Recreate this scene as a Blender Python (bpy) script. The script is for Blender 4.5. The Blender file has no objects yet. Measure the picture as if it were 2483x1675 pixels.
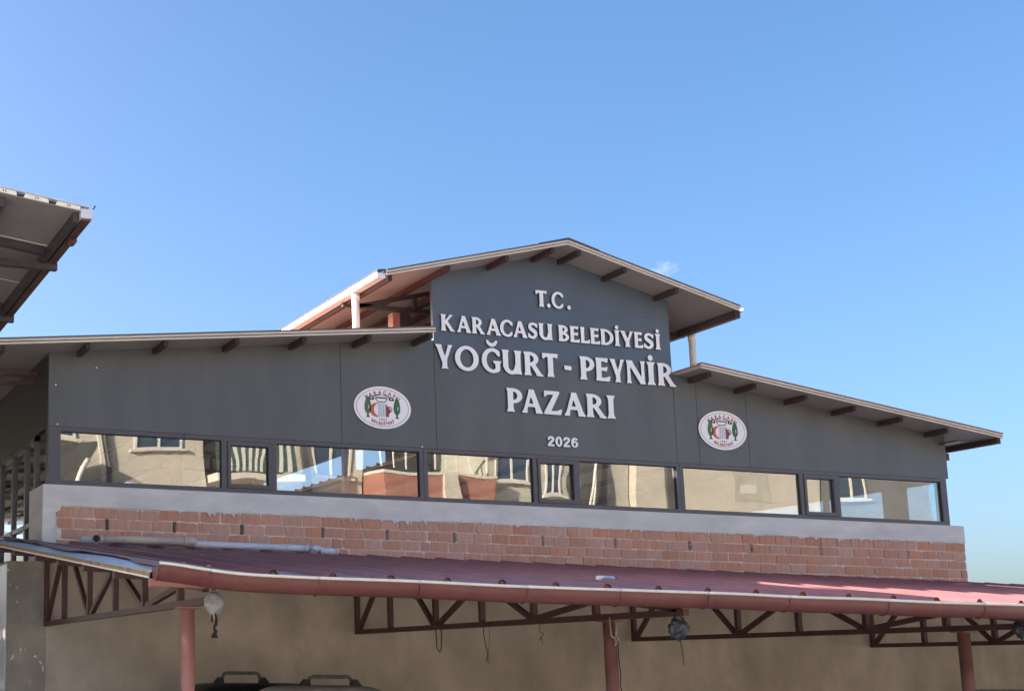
import bpy, math, random, json
from mathutils import Vector, Matrix, noise

random.seed(11)
scene = bpy.context.scene
COL = scene.collection

# ------------------------------------------------------------------ camera
YAW, PITCH, ROLL = 0.294984, 0.162951, 0.004043
cam_data = bpy.data.cameras.new('camera')
cam = bpy.data.objects.new('camera', cam_data)
COL.objects.link(cam)
_f = Vector((math.sin(YAW) * math.cos(PITCH), math.cos(YAW) * math.cos(PITCH), math.sin(PITCH)))
_r0 = Vector((math.cos(YAW), -math.sin(YAW), 0.0))
_u0 = _r0.cross(_f)
_r = _r0 * math.cos(ROLL) + _u0 * math.sin(ROLL)
_u = _u0 * math.cos(ROLL) - _r0 * math.sin(ROLL)
cam.matrix_world = Matrix(((_r.x, _u.x, -_f.x, 0.0), (_r.y, _u.y, -_f.y, -11.0), (_r.z, _u.z, -_f.z, 1.5), (0, 0, 0, 1)))
cam_data.sensor_width = 36.0
cam_data.lens = 46.245
cam_data.shift_x = 0.37326
cam_data.shift_y = 0.10697
cam_data.clip_end = 5000.0
scene.camera = cam

# ------------------------------------------------------------------ light
TO_SUN = Vector((-2.34, 1.20, 1.0)).normalized()
SUN_EL = math.asin(TO_SUN.z)
SUN_AZ = math.atan2(TO_SUN.x, TO_SUN.y)
world = bpy.data.worlds.new('World')
scene.world = world
world.use_nodes = True
wn = world.node_tree.nodes
wl = world.node_tree.links
bg = wn['Background']
sky = wn.new('ShaderNodeTexSky')
sky.sky_type = 'NISHITA'
sky.sun_disc = False
sky.sun_elevation = SUN_EL
sky.sun_rotation = SUN_AZ
sky.altitude = 0.0
sky.air_density = 0.8
sky.dust_density = 3.5
sky.ozone_density = 2.3
grade = wn.new('ShaderNodeHueSaturation')
grade.inputs['Saturation'].default_value = 1.20
wl.new(sky.outputs['Color'], grade.inputs['Color'])
wl.new(grade.outputs['Color'], bg.inputs['Color'])
bg.inputs['Strength'].default_value = 0.093

sun_data = bpy.data.lights.new('sun', 'SUN')
sun_data.energy = 5.0
sun_data.angle = math.radians(0.5)
sun_data.color = (1.0, 0.89, 0.74)
sun = bpy.data.objects.new('sun', sun_data)
sun.rotation_euler = TO_SUN.to_track_quat('Z', 'Y').to_euler()
sun.location = (-20, 10, 20)
COL.objects.link(sun)

vs = scene.view_settings
vs.view_transform = 'Standard'
vs.look = 'None'
vs.gamma = 1.0
vs.use_curve_mapping = False
vs.exposure = 1.95
scene.render.engine = 'CYCLES'
scene.cycles.max_bounces = 8
scene.cycles.transparent_max_bounces = 16
scene.cycles.diffuse_bounces = 4
scene.cycles.glossy_bounces = 4
scene.cycles.use_denoising = True
scene.cycles.sample_clamp_indirect = 6.0

# ------------------------------------------------------------------ materials
def mat(name, col, rough=0.6, metal=0.0, var=0.0, vscale=3.0, bump=0.0, bscale=40.0, spec=0.5, col2=None, stretch=(1, 1, 1), objvar=0.0, detail=6.0):
    m = bpy.data.materials.new(name)
    m.use_nodes = True
    nt = m.node_tree
    b = nt.nodes['Principled BSDF']
    b.inputs['Roughness'].default_value = rough
    b.inputs['Metallic'].default_value = metal
    b.inputs['Specular IOR Level'].default_value = spec
    b.inputs['Base Color'].default_value = (*col, 1)
    tc = nt.nodes.new('ShaderNodeTexCoord')
    mp = nt.nodes.new('ShaderNodeMapping')
    mp.inputs['Scale'].default_value = stretch
    nt.links.new(tc.outputs['Object'], mp.inputs['Vector'])
    src = None
    if var > 0 or col2:
        n = nt.nodes.new('ShaderNodeTexNoise')
        n.inputs['Scale'].default_value = vscale
        n.inputs['Detail'].default_value = detail
        n.inputs['Roughness'].default_value = 0.65
        nt.links.new(mp.outputs['Vector'], n.inputs['Vector'])
        r = nt.nodes.new('ShaderNodeValToRGB')
        c2 = col2 if col2 else tuple(max(0.0, c * (1 - var)) for c in col)
        c1 = col if col2 else tuple(min(1.0, c * (1 + var)) for c in col)
        r.color_ramp.elements[0].position = 0.32
        r.color_ramp.elements[1].position = 0.68
        r.color_ramp.elements[0].color = (*c2, 1)
        r.color_ramp.elements[1].color = (*c1, 1)
        nt.links.new(n.outputs['Fac'], r.inputs['Fac'])
        src = r.outputs['Color']
    if objvar > 0:
        oi = nt.nodes.new('ShaderNodeObjectInfo')
        hs = nt.nodes.new('ShaderNodeHueSaturation')
        mr = nt.nodes.new('ShaderNodeMapRange')
        mr.inputs['To Min'].default_value = 1 - objvar
        mr.inputs['To Max'].default_value = 1 + objvar
        nt.links.new(oi.outputs['Random'], mr.inputs['Value'])
        nt.links.new(mr.outputs['Result'], hs.inputs['Value'])
        mr2 = nt.nodes.new('ShaderNodeMapRange')
        mth = nt.nodes.new('ShaderNodeMath'); mth.operation = 'MULTIPLY'; mth.inputs[1].default_value = 7.31
        frc = nt.nodes.new('ShaderNodeMath'); frc.operation = 'FRACT'
        nt.links.new(oi.outputs['Random'], mth.inputs[0]); nt.links.new(mth.outputs[0], frc.inputs[0])
        nt.links.new(frc.outputs[0], mr2.inputs['Value'])
        mr2.inputs['To Min'].default_value = 0.84
        mr2.inputs['To Max'].default_value = 1.1
        nt.links.new(mr2.outputs['Result'], hs.inputs['Saturation'])
        if src: nt.links.new(src, hs.inputs['Color'])
        else: hs.inputs['Color'].default_value = (*col, 1)
        src = hs.outputs['Color']
    if src: nt.links.new(src, b.inputs['Base Color'])
    if bump > 0:
        n2 = nt.nodes.new('ShaderNodeTexNoise')
        n2.inputs['Scale'].default_value = bscale
        n2.inputs['Detail'].default_value = 5.0
        nt.links.new(mp.outputs['Vector'], n2.inputs['Vector'])
        bp = nt.nodes.new('ShaderNodeBump')
        bp.inputs['Strength'].default_value = bump
        bp.inputs['Distance'].default_value = 0.01
        nt.links.new(n2.outputs['Fac'], bp.inputs['Height'])
        nt.links.new(bp.outputs['Normal'], b.inputs['Normal'])
    return m

def glass_mat(name, refl=0.31, tint=(0.98, 0.99, 1.0), wave=0.0022, scale=1.1, rtint=(0.93, 0.93, 0.9)):
    m = bpy.data.materials.new(name)
    m.use_nodes = True
    nt = m.node_tree
    nt.nodes.clear()
    out = nt.nodes.new('ShaderNodeOutputMaterial')
    mix = nt.nodes.new('ShaderNodeMixShader')
    tr = nt.nodes.new('ShaderNodeBsdfTransparent'); tr.inputs['Color'].default_value = (*tint, 1)
    gl = nt.nodes.new('ShaderNodeBsdfGlossy'); gl.inputs['Roughness'].default_value = 0.0; gl.inputs['Color'].default_value = (*rtint, 1)
    mix.inputs['Fac'].default_value = refl
    tc = nt.nodes.new('ShaderNodeTexCoord')
    n = nt.nodes.new('ShaderNodeTexNoise'); n.inputs['Scale'].default_value = scale; n.inputs['Detail'].default_value = 1.0
    bp = nt.nodes.new('ShaderNodeBump'); bp.inputs['Strength'].default_value = 1.0; bp.inputs['Distance'].default_value = wave
    nt.links.new(tc.outputs['Object'], n.inputs['Vector'])
    nt.links.new(n.outputs['Fac'], bp.inputs['Height'])
    nt.links.new(bp.outputs['Normal'], gl.inputs['Normal'])
    nt.links.new(tr.outputs[0], mix.inputs[1]); nt.links.new(gl.outputs[0], mix.inputs[2])
    df = nt.nodes.new('ShaderNodeBsdfDiffuse'); df.inputs['Color'].default_value = (0.5, 0.47, 0.42, 1)
    dn = nt.nodes.new('ShaderNodeTexNoise'); dn.inputs['Scale'].default_value = 7.0; dn.inputs['Detail'].default_value = 8
    dr = nt.nodes.new('ShaderNodeMapRange'); dr.inputs['From Min'].default_value = 0.45; dr.inputs['From Max'].default_value = 0.8; dr.inputs['To Min'].default_value = 0.02; dr.inputs['To Max'].default_value = 0.16
    nt.links.new(tc.outputs['Object'], dn.inputs['Vector']); nt.links.new(dn.outputs['Fac'], dr.inputs['Value'])
    mix2 = nt.nodes.new('ShaderNodeMixShader')
    nt.links.new(dr.outputs['Result'], mix2.inputs['Fac']); nt.links.new(mix.outputs[0], mix2.inputs[1]); nt.links.new(df.outputs[0], mix2.inputs[2])
    nt.links.new(mix2.outputs[0], out.inputs['Surface'])
    return m

M = {}
M['clad'] = mat('anthracite_panel', (0.112, 0.122, 0.127), 0.40, col2=(0.082, 0.091, 0.097), vscale=1.1, bump=0.10, bscale=1.1, stretch=(2.2, 2.2, 0.5), detail=9)
M['clad_blue'] = mat('slate_blue_panel', (0.088, 0.118, 0.158), 0.40, col2=(0.078, 0.100, 0.130), vscale=1.0, bump=0.10, bscale=1.1, stretch=(2.2, 2.2, 0.5), detail=9)
M['frame'] = mat('anthracite_frame', (0.085, 0.083, 0.098), 0.38)
M['gasket'] = mat('black_gasket', (0.01, 0.01, 0.012), 0.6)
M['white'] = mat('white_letter', (0.90, 0.90, 0.91), 0.5, var=0.02, vscale=5)
M['dark_edge'] = mat('letter_edge', (0.05, 0.055, 0.075), 0.6)
M['beam'] = mat('plastered_concrete', (0.76, 0.74, 0.71), 0.9, col2=(0.58, 0.56, 0.535), vscale=2.2, bump=0.25, bscale=30, stretch=(1, 1, 2.5))
M['brick'] = mat('hollow_clay_brick', (0.62, 0.33, 0.23), 0.9, col2=(0.52, 0.25, 0.165), vscale=9, bump=0.4, bscale=26, stretch=(4.5, 4.5, 0.35), objvar=0.075)
M['mortar'] = mat('mortar', (0.74, 0.64, 0.57), 0.95, var=0.25, vscale=14, bump=0.5, bscale=60)
M['clad_shade'] = mat('shade_dark_cladding', (0.02, 0.021, 0.025), 0.5, var=0.2, vscale=2)  # near-black colour gives the left side cladding its deep shade
M['soffit_grey'] = mat('grey_soffit', (0.25, 0.23, 0.225), 0.6, var=0.1, vscale=1.5)  # darker grey than the other soffits
M['dark_in'] = mat('dark_cavity', (0.04, 0.03, 0.025), 0.9)
M['panel_w'] = mat('off_white_soffit', (0.37, 0.345, 0.325), 0.5, var=0.06, vscale=1.5)
M['panel_edge'] = mat('beige_trim', (0.66, 0.57, 0.46), 0.5, var=0.08, vscale=4)
M['roof_red'] = mat('dark_red_sheet', (0.29, 0.135, 0.14), 0.40, col2=(0.38, 0.25, 0.255), vscale=1.8, bump=0.05, bscale=10, stretch=(2.5, 0.6, 1))
M['roof_rib'] = mat('darker_red_rib', (0.21, 0.080, 0.088), 0.36, var=0.2, vscale=3)  # darker red than the flat canopy sheet
M['roof_top'] = mat('red_roof_sheet', (0.40, 0.16, 0.12), 0.45, var=0.1, vscale=2)
M['steel'] = mat('brown_red_primer', (0.095, 0.042, 0.04), 0.5, var=0.2, vscale=6)
M['steel_dark'] = mat('dark_truss_steel', (0.05, 0.045, 0.05), 0.5, var=0.2, vscale=6)
M['steel_eave'] = mat('dark_brown_purlin', (0.060, 0.036, 0.036), 0.5, var=0.2, vscale=6)
M['steel_col_shade'] = mat('shaded_red_column', (0.25, 0.115, 0.105), 0.55, var=0.3, vscale=5, bump=0.1, bscale=30)  # darker red stands in for the weaker light on these columns
M['flash'] = mat('dark_flashing', (0.075, 0.080, 0.10), 0.35, var=0.15, vscale=3)
M['steel_pink'] = mat('faded_red_primer', (0.44, 0.20, 0.175), 0.6, var=0.12, vscale=4, bump=0.08, bscale=30)
M['gutter'] = mat('red_pvc_gutter', (0.145, 0.040, 0.034), 0.45, col2=(0.19, 0.066, 0.055), vscale=4.5, bump=0.35, bscale=14)
M['lip'] = mat('pale_gutter_lip', (0.84, 0.80, 0.72), 0.5, var=0.08, vscale=6)
M['foam'] = mat('yellow_foam', (0.55, 0.36, 0.14), 0.9, col2=(0.30, 0.17, 0.06), vscale=18, bump=0.5, bscale=60)
M['foam_or'] = mat('rust_orange_foam', (0.27, 0.09, 0.035), 0.9, var=0.3, vscale=30)
M['film'] = mat('pale_blue_film', (0.52, 0.62, 0.74), 0.35, var=0.15, vscale=7, bump=0.3, bscale=18)
M['pvc_white'] = mat('white_pvc', (0.80, 0.79, 0.77), 0.35, var=0.05, vscale=5)
M['pvc_grey'] = mat('grey_white_pvc', (0.62, 0.64, 0.70), 0.35, var=0.08, vscale=5)
M['pvc_beige'] = mat('aged_beige_pvc', (0.55, 0.48, 0.38), 0.5, var=0.18, vscale=7)
M['glass'] = glass_mat('mirror_window_glass')
M['glass_side'] = glass_mat('side_window_glass', refl=0.35, wave=0.004)
M['bin_black'] = mat('black_bin_plastic', (0.014, 0.014, 0.016), 0.5, var=0.3, vscale=8)
M['bin_grey'] = mat('faded_grey_bin_plastic', (0.46, 0.42, 0.37), 0.7, col2=(0.28, 0.26, 0.23), vscale=5, bump=0.2, bscale=30)
M['bin_body'] = mat('galvanised_bin_body', (0.20, 0.21, 0.21), 0.55, metal=0.3, var=0.25, vscale=5)
M['handle'] = mat('worn_bin_handle', (0.12, 0.125, 0.13), 0.45, var=0.4, vscale=25)
M['bag_white'] = mat('white_wrapping', (0.36, 0.36, 0.355), 0.6, var=0.35, vscale=26, bump=0.9, bscale=30)
M['bag_grey'] = mat('grey_plastic_bag', (0.055, 0.06, 0.072), 0.35, var=0.4, vscale=14, bump=0.5, bscale=24)
M['rope'] = mat('dark_cord', (0.03, 0.026, 0.02), 0.9)
M['rope_green'] = mat('green_twine', (0.07, 0.10, 0.06), 0.9)
M['rag'] = mat('tan_rag', (0.42, 0.32, 0.25), 0.9, var=0.3, vscale=20)
M['leaf'] = mat('leaf_green', (0.05, 0.085, 0.03), 0.6, var=0.5, vscale=8)
M['bark'] = mat('bark', (0.09, 0.07, 0.05), 0.9)
M['ground'] = mat('worn_paving', (0.55, 0.50, 0.43), 0.9, var=0.15, vscale=0.6, bump=0.3, bscale=20)
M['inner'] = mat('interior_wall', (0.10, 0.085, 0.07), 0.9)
M['b_beige'] = mat('beige_render', (0.43, 0.40, 0.345), 0.9, var=0.07, vscale=0.8)
M['b_olive'] = mat('olive_beige_render', (0.36, 0.35, 0.30), 0.9, var=0.12, vscale=0.9)
M['b_slate'] = mat('slate_grey_render', (0.13, 0.135, 0.14), 0.8, var=0.2, vscale=0.7)
M['b_red'] = mat('brick_red_render', (0.27, 0.115, 0.085), 0.9, var=0.12, vscale=0.8)
M['b_dark'] = mat('dark_grey_render', (0.06, 0.06, 0.06), 0.8, var=0.2, vscale=1)
M['b_cream'] = mat('cream_trim', (0.50, 0.475, 0.42), 0.8)
M['b_green'] = mat('dark_green_awning', (0.03, 0.07, 0.05), 0.8)
M['b_glass'] = mat('far_window_glass', (0.03, 0.05, 0.08), 0.08, spec=0.9)
M['b_white'] = mat('white_window_frame', (0.52, 0.52, 0.50), 0.6)
M['emb_red'] = mat('emblem_red', (0.45, 0.05, 0.06), 0.5)
M['emb_black'] = mat('emblem_black', (0.012, 0.013, 0.02), 0.5)
M['emb_orange'] = mat('emblem_orange', (0.62, 0.12, 0.05), 0.5)
M['emb_brown'] = mat('emblem_brown', (0.25, 0.05, 0.04), 0.5)
M['emb_green'] = mat('emblem_green', (0.035, 0.14, 0.06), 0.5)
M['emb_olive'] = mat('emblem_olive', (0.10, 0.15, 0.06), 0.5)
M['emb_grey'] = mat('emblem_grey', (0.50, 0.53, 0.58), 0.5)

# plaster wall: stained, damp, flaking
def plaster(name, base, damp, flake, famt):
    m = mat(name, base, 0.92, col2=damp, vscale=0.75, bump=0.35, bscale=16, detail=9.0)
    nt = m.node_tree
    b = nt.nodes['Principled BSDF']
    prev = b.inputs['Base Color'].links[0].from_socket
    tc = nt.nodes.new('ShaderNodeTexCoord')
    n = nt.nodes.new('ShaderNodeTexNoise'); n.inputs['Scale'].default_value = 4.5; n.inputs['Detail'].default_value = 8
    n.inputs['Distortion'].default_value = 0.6
    r = nt.nodes.new('ShaderNodeValToRGB')
    r.color_ramp.elements[0].position = famt
    r.color_ramp.elements[1].position = famt + 0.02
    mx = nt.nodes.new('ShaderNodeMixRGB')
    mx.inputs['Color2'].default_value = (*flake, 1)
    # fine streaks
    mp = nt.nodes.new('ShaderNodeMapping'); mp.inputs['Scale'].default_value = (3.2, 3.2, 2.0)
    n3 = nt.nodes.new('ShaderNodeTexNoise'); n3.inputs['Scale'].default_value = 1.0; n3.inputs['Detail'].default_value = 7
    r3 = nt.nodes.new('ShaderNodeValToRGB')
    r3.color_ramp.elements[0].color = (0.74, 0.73, 0.72, 1); r3.color_ramp.elements[1].color = (1.08, 1.07, 1.05, 1)
    r3.color_ramp.elements[0].position = 0.3; r3.color_ramp.elements[1].position = 0.7
    mu = nt.nodes.new('ShaderNodeMixRGB'); mu.blend_type = 'MULTIPLY'; mu.inputs['Fac'].default_value = 1.0
    L = nt.links
    L.new(tc.outputs['Object'], n.inputs['Vector']); L.new(tc.outputs['Object'], mp.inputs['Vector']); L.new(mp.outputs['Vector'], n3.inputs['Vector'])
    L.new(n.outputs['Fac'], r.inputs['Fac']); L.new(r.outputs['Color'], mx.inputs['Fac'])
    L.new(n3.outputs['Fac'], r3.inputs['Fac'])
    L.new(prev, mu.inputs['Color1']); L.new(r3.outputs['Color'], mu.inputs['Color2'])
    L.new(mu.outputs['Color'], mx.inputs['Color1'])
    L.new(mx.outputs['Color'], b.inputs['Base Color'])
    return m
M['plaster'] = plaster('stained_plaster', (0.74, 0.645, 0.53), (0.52, 0.445, 0.36), (0.78, 0.71, 0.63), 0.74)
M['pier'] = plaster('damp_flaking_plaster', (0.62, 0.56, 0.46), (0.24, 0.215, 0.185), (0.78, 0.77, 0.76), 0.62)

# ------------------------------------------------------------------ builders
class MB:
    def __init__(self):
        self.v = []; self.f = []; self.m = []; self.s = []
    def add(self, vs, fs, mi=0, smooth=False):
        o = len(self.v)
        self.v += [tuple(p) for p in vs]
        for f in fs:
            self.f.append([i + o for i in f]); self.m.append(mi); self.s.append(smooth)
        return self
    def box(self, x0, x1, y0, y1, z0, z1, mi=0):
        vs = [(x0, y0, z0), (x1, y0, z0), (x1, y1, z0), (x0, y1, z0), (x0, y0, z1), (x1, y0, z1), (x1, y1, z1), (x0, y1, z1)]
        return self.add(vs, [(0, 3, 2, 1), (4, 5, 6, 7), (0, 1, 5, 4), (1, 2, 6, 5), (2, 3, 7, 6), (3, 0, 4, 7)], mi)
    def prism(self, pts, y0, y1, mi=0, side=None, caps=True, zf=None):
        # pts: (x,z) polygon, extruded along y; zf(y) adds a height
        n = len(pts); zf = zf or (lambda y: 0.0)
        vs = [(x, y0, z + zf(y0)) for x, z in pts] + [(x, y1, z + zf(y1)) for x, z in pts]
        area = sum(pts[i][0] * pts[(i + 1) % n][1] - pts[(i + 1) % n][0] * pts[i][1] for i in range(n))
        rev = area < 0
        a = list(range(n)); b = list(range(n, 2 * n))
        if rev: a = a[::-1]; b = b[::-1]
        o = len(self.v); self.v += vs
        if caps:
            self.f.append([i + o for i in a]); self.m.append(mi); self.s.append(False)
            self.f.append([i + o for i in b[::-1]]); self.m.append(mi); self.s.append(False)
        sm = mi if side is None else side
        for k in range(n):
            i, j = a[k], a[(k + 1) % n]
            self.f.append([o + j, o + i, o + i + n, o + j + n]); self.m.append(sm); self.s.append(False)
        return self
    def beam(self, p, q, w, h, up=(0, 0, 1), mi=0):
        p, q = Vector(p), Vector(q); d = (q - p).normalized(); up = Vector(up)
        s = d.cross(up)
        if s.length < 1e-4: s = d.cross(Vector((1, 0, 0)))
        s.normalize(); t = s.cross(d).normalized()
        vs = []
        for c in (p, q):
            for a, b in ((-1, -1), (1, -1), (1, 1), (-1, 1)): vs.append(c + s * (a * w / 2) + t * (b * h / 2))
        return self.add(vs, [(0, 3, 2, 1), (4, 5, 6, 7), (0, 1, 5, 4), (1, 2, 6, 5), (2, 3, 7, 6), (3, 0, 4, 7)][:], mi)
    def tube(self, pts, r, n=16, mi=0, cap=True, smooth=True):
        pts = [Vector(p) for p in pts]; rs = r if isinstance(r, (list, tuple)) else [r] * len(pts)
        o = len(self.v); prev = None
        for i, p in enumerate(pts):
            d = (pts[min(i + 1, len(pts) - 1)] - pts[max(i - 1, 0)]).normalized()
            if prev is None:
                s = d.cross(Vector((0, 0, 1)))
                if s.length < 1e-3: s = d.cross(Vector((0, 1, 0)))
            else: s = prev - d * prev.dot(d)
            s.normalize(); prev = s; t = d.cross(s)
            for k in range(n):
                a = 2 * math.pi * k / n
                self.v.append(tuple(p + (s * math.cos(a) + t * math.sin(a)) * rs[i]))
        for i in range(len(pts) - 1):
            for k in range(n):
                self.f.append([o + i * n + k, o + i * n + (k + 1) % n, o + (i + 1) * n + (k + 1) % n, o + (i + 1) * n + k]); self.m.append(mi); self.s.append(smooth)
        if cap:
            self.f.append([o + k for k in range(n)][::-1]); self.m.append(mi); self.s.append(False)
            e = o + (len(pts) - 1) * n
            self.f.append([e + k for k in range(n)]); self.m.append(mi); self.s.append(False)
        return self
    def mesh(self, name, mats, shear=0.0):
        me = bpy.data.meshes.new(name)
        v = self.v
        if shear: v = [(x, y, z - shear * (x - 2.6)) for x, y, z in v]
        me.from_pydata(v, [], self.f)
        for m in (mats if isinstance(mats, (list, tuple)) else [mats]): me.materials.append(M[m] if isinstance(m, str) else m)
        me.polygons.foreach_set('material_index', self.m)
        me.polygons.foreach_set('use_smooth', self.s)
        me.update()
        return me
    def build(self, name, mats, parent=None, shear=0.0, **tags):
        return link(name, self.mesh(name, mats, shear), parent, **tags)

def link(name, me, parent=None, loc=None, **tags):
    o = bpy.data.objects.new(name, me)
    COL.objects.link(o)
    if loc: o.location = loc
    if parent is not None:
        o.parent = parent
        if parent.type == 'EMPTY' : o.matrix_parent_inverse = Matrix.Translation(-Vector(parent.location))
    for k, v in tags.items(): o[k] = v
    return o

def thing(name, label, cat, loc=(0, 0, 0), group=None):
    o = bpy.data.objects.new(name, None)
    COL.objects.link(o)
    o.location = loc; o.empty_display_size = 0.2
    o['label'] = label; o['category'] = cat
    if group: o['group'] = group
    return o

def wav(x, s, amp, seed=0.0):
    return noise.noise(Vector((x * s, seed, 3.7))) * amp

# ================================================================== the ground
MB().add([(-900, -900, 0), (900, -900, 0), (900, 900, 0), (-900, 900, 0)], [(0, 1, 2, 3)]).build('ground', 'ground', kind='structure')

# ================================================================== market building
DEPTH = 16.0
bld = thing('market_building', 'grey-clad market building with white sign lettering above a brick course', 'building', (7.6, 0, 0))
RID = 7.73
def zu_up(x): return 5.662 - 0.25 * abs(x - RID)          # underside of the upper roof
def zu_l(x): return 4.247 + 0.106 * (x - 2.37)            # underside of the left wing roof
def zu_r(x): return 4.526 - 0.1295 * (x - 9.216)          # underside of the right wing roof

# --- grey cladding panels
def clad(pts, m='clad'):
    return MB().prism(pts, 0.0, 0.04).build('cladding_panel', m, bld)
g = 0.0025
ZB = 3.612
clad([(2.60, ZB), (5.413 - g, ZB), (5.413 - g, zu_l(5.413)), (2.60, zu_l(2.60))])
clad([(5.413 + g, ZB), (6.411 - g, ZB), (6.411 - g, zu_l(6.411)), (5.413 + g, zu_l(5.413))])
clad([(6.411 + g, ZB), (9.158 - g, ZB), (9.158 - g, 4.5548), (6.411 + g, 4.5548)])
clad([(6.411 + g, 4.556), (9.158 - g, 4.556), (9.158 - g, 5.1032), (6.411 + g, 5.1032)], 'clad_blue')
clad([(6.411 + g, 5.104), (9.158 - g, 5.104), (9.158 - g, zu_up(9.158)), (RID, zu_up(RID)), (6.411 + g, zu_up(6.411))], 'clad_blue')
for a, b in ((9.158, 9.434), (9.434, 10.056), (10.056, 12.69)):
    clad([(a + g, ZB), (b - g, ZB), (b - g, zu_r(b)), (a + g, zu_r(a))])
MB().box(2.62, 6.42, 0.045, 0.055, 3.62, 4.2).box(6.42, 9.15, 0.045, 0.055, 3.62, 5.2).box(9.15, 12.6, 0.045, 0.055, 3.62, 4.0).build('backing_board', 'dark_in', bld)
# small white fixing screw heads
for x, z in ((2.66, 3.98), (3.03, 4.16), (2.68, 3.63), (6.25, 3.62), (3.62, 3.60), (3.85, 3.60)):
    MB().tube([(x, 0, z), (x, -0.006, z)], 0.007, 8).build('screw_head', 'white', bld)

# --- window strip
def window(x0, x1, panes, sash):
    w = MB()
    f0, f1 = -0.006, 0.055
    zb, zt = 3.098, 3.608
    w.box(x0, x1, f0, f1, zt - 0.038, zt); w.box(x0, x1, f0, f1, zb, zb + 0.040)
    xs = sorted([p for pr in panes for p in pr])
    edges = [x0] + [p for p in xs] + [x1]
    for i in range(0, len(edges), 2):
        w.box(edges[i], edges[i + 1], f0, f1, zb + 0.040, zt - 0.038)
    win = w.build('window', 'frame', bld)
    for a, b in panes:
        if (a, b) == sash: 
            s = MB()
            o = 0.040
            s.box(a + .004, b - .004, -0.016, 0.05, zb + 0.042, zb + 0.042 + o - .004); s.box(a + .004, b - .004, -0.016, 0.05, zt - 0.042 - o + .004, zt - 0.042)
            s.box(a + .004, a + .034, -0.016, 0.05, zb + 0.042 + o - .004, zt - 0.042 - o + .004); s.box(b - .034, b - .004, -0.016, 0.05, zb + 0.042 + o - .004, zt - 0.042 - o + .004)
            s.build('sash', 'frame', win)
            pa = (a + .034, b - .034, zb + 0.042 + o - .004, zt - 0.042 - o + .004)
        else:
            pa = (a, b, zb + 0.040, zt - 0.038)
        e = MB()   # black glazing bead
        x_0, x_1, z_0, z_1 = pa
        t = 0.007
        e.box(x_0, x_1, 0.012, 0.03, z_1 - t, z_1); e.box(x_0, x_1, 0.012, 0.03, z_0, z_0 + t * .5)
        e.box(x_0, x_0 + t * .6, 0.012, 0.03, z_0 + t * .5, z_1 - t); e.box(x_1 - t, x_1, 0.012, 0.03, z_0 + t * .5, z_1 - t)
        e.build('glazing_bead', 'gasket', win)
        # pane: slightly cushioned sheet so that reflections bend
        nx = max(4, int((x_1 - x_0) / 0.06)); nz = 6
        vs, fs = [], []
        amp = 0.0004; sd = random.uniform(0, 50); tilt = random.uniform(-0.0012, 0.0012)
        for j in range(nz + 1):
            for i in range(nx + 1):
                u, v = i / nx, j / nz
                X = x_0 + (x_1 - x_0) * u; Z = z_0 + (z_1 - z_0) * v
                vs.append((X, 0.021 + tilt * (u - .5) - amp * 4 * u * (1 - u) * 4 * v * (1 - v) + noise.noise(Vector((X * 1.6, Z * 1.3, sd))) * 0.00035, Z))
        for j in range(nz):
            for i in range(nx):
                k = j * (nx + 1) + i; fs.append((k, k + 1, k + nx + 2, k + nx + 1))
        MB().add(vs, fs, 0, True).build('pane', 'glass', win)
window(2.60, 6.2555, [(2.71, 4.209), (4.262, 4.699), (4.747, 6.215)], (4.262, 4.699))
window(6.2585, 9.169, [(6.30, 7.453), (7.500, 7.944), (7.983, 9.128)], (7.500, 7.944))
window(9.172, 12.645, [(9.213, 10.669), (10.714, 11.139), (11.18, 12.57)], (10.714, 11.139))

# --- concrete ring beam and its plaster skin with a ragged lower edge
beam = MB().box(2.555, 12.79, -0.030, 0.30, 2.905, 3.094).build('ring_beam', 'beam', bld)
def ragged(x0, x1, ztop, zlow, step, amp, drip, y0, y1, name):
    pts = [(x0, ztop)]
    x = x0; low = []
    while x <= x1:
        d = abs(noise.noise(Vector((x * 9.0, 1.3, 0)))) * amp + wav(x, 1.1, 0.012)
        if random.random() < drip: d += random.uniform(0.008, 0.045)
        low.append((x, zlow - d)); x += step * random.uniform(0.5, 1.5)
    low.append((x1, zlow))
    pts = [(x0, ztop)] + low + [(x1, ztop)]
    # quads strip rather than one huge n-gon
    b = MB(); n = len(low)
    vs = []
    for (x, z) in low: vs += [(x, y0, z), (x, y0, ztop), (x, y1, z), (x, y1, ztop)]
    fs = []
    for i in range(n - 1):
        a, c = i * 4, (i + 1) * 4
        fs += [(a, c, c + 1, a + 1), (a, a + 2, c + 2, c), (a + 1, c + 1, c + 3, a + 3)]
    fs += [(0, 1, 3, 2), ((n - 1) * 4, (n - 1) * 4 + 2, (n - 1) * 4 + 3, (n - 1) * 4 + 1)]
    b.add(vs, fs)
    return b.build(name, 'beam', beam)
ragged(2.549, 12.793, 3.090, 2.910, 0.014, 0.020, 0.09, -0.040, -0.031, 'plaster_skin')
# plaster return on the left corner and the pier behind it
def corner():
    b = MB(); vs = []; zs = []
    z = 2.432
    while z < 3.02: zs.append(z); z += 0.022
    for z in zs:
        xr = 2.655 + abs(noise.noise(Vector((2.0, z * 14, 5)))) * 0.06 + (0.05 if z > 2.87 else 0)
        vs += [(2.549, -0.0385, z), (xr, -0.0385, z), (2.549, -0.02, z), (xr, -0.02, z)]
    fs = []
    for i in range(len(zs) - 1):
        a, c = i * 4, (i + 1) * 4
        fs += [(a, a + 1, c + 1, c), (a + 1, a + 3, c + 3, c + 1), (a, c, c + 2, a + 2)]
    return b.add(vs, fs).build('corner_plaster', 'beam', beam)
corner()
MB().box(2.551, 2.70, -0.019, 0.50, 2.43, 2.903).box(2.551, 2.70, 0.302, 0.50, 2.9035, 3.093).build('corner_pier', 'beam', bld)

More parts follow.
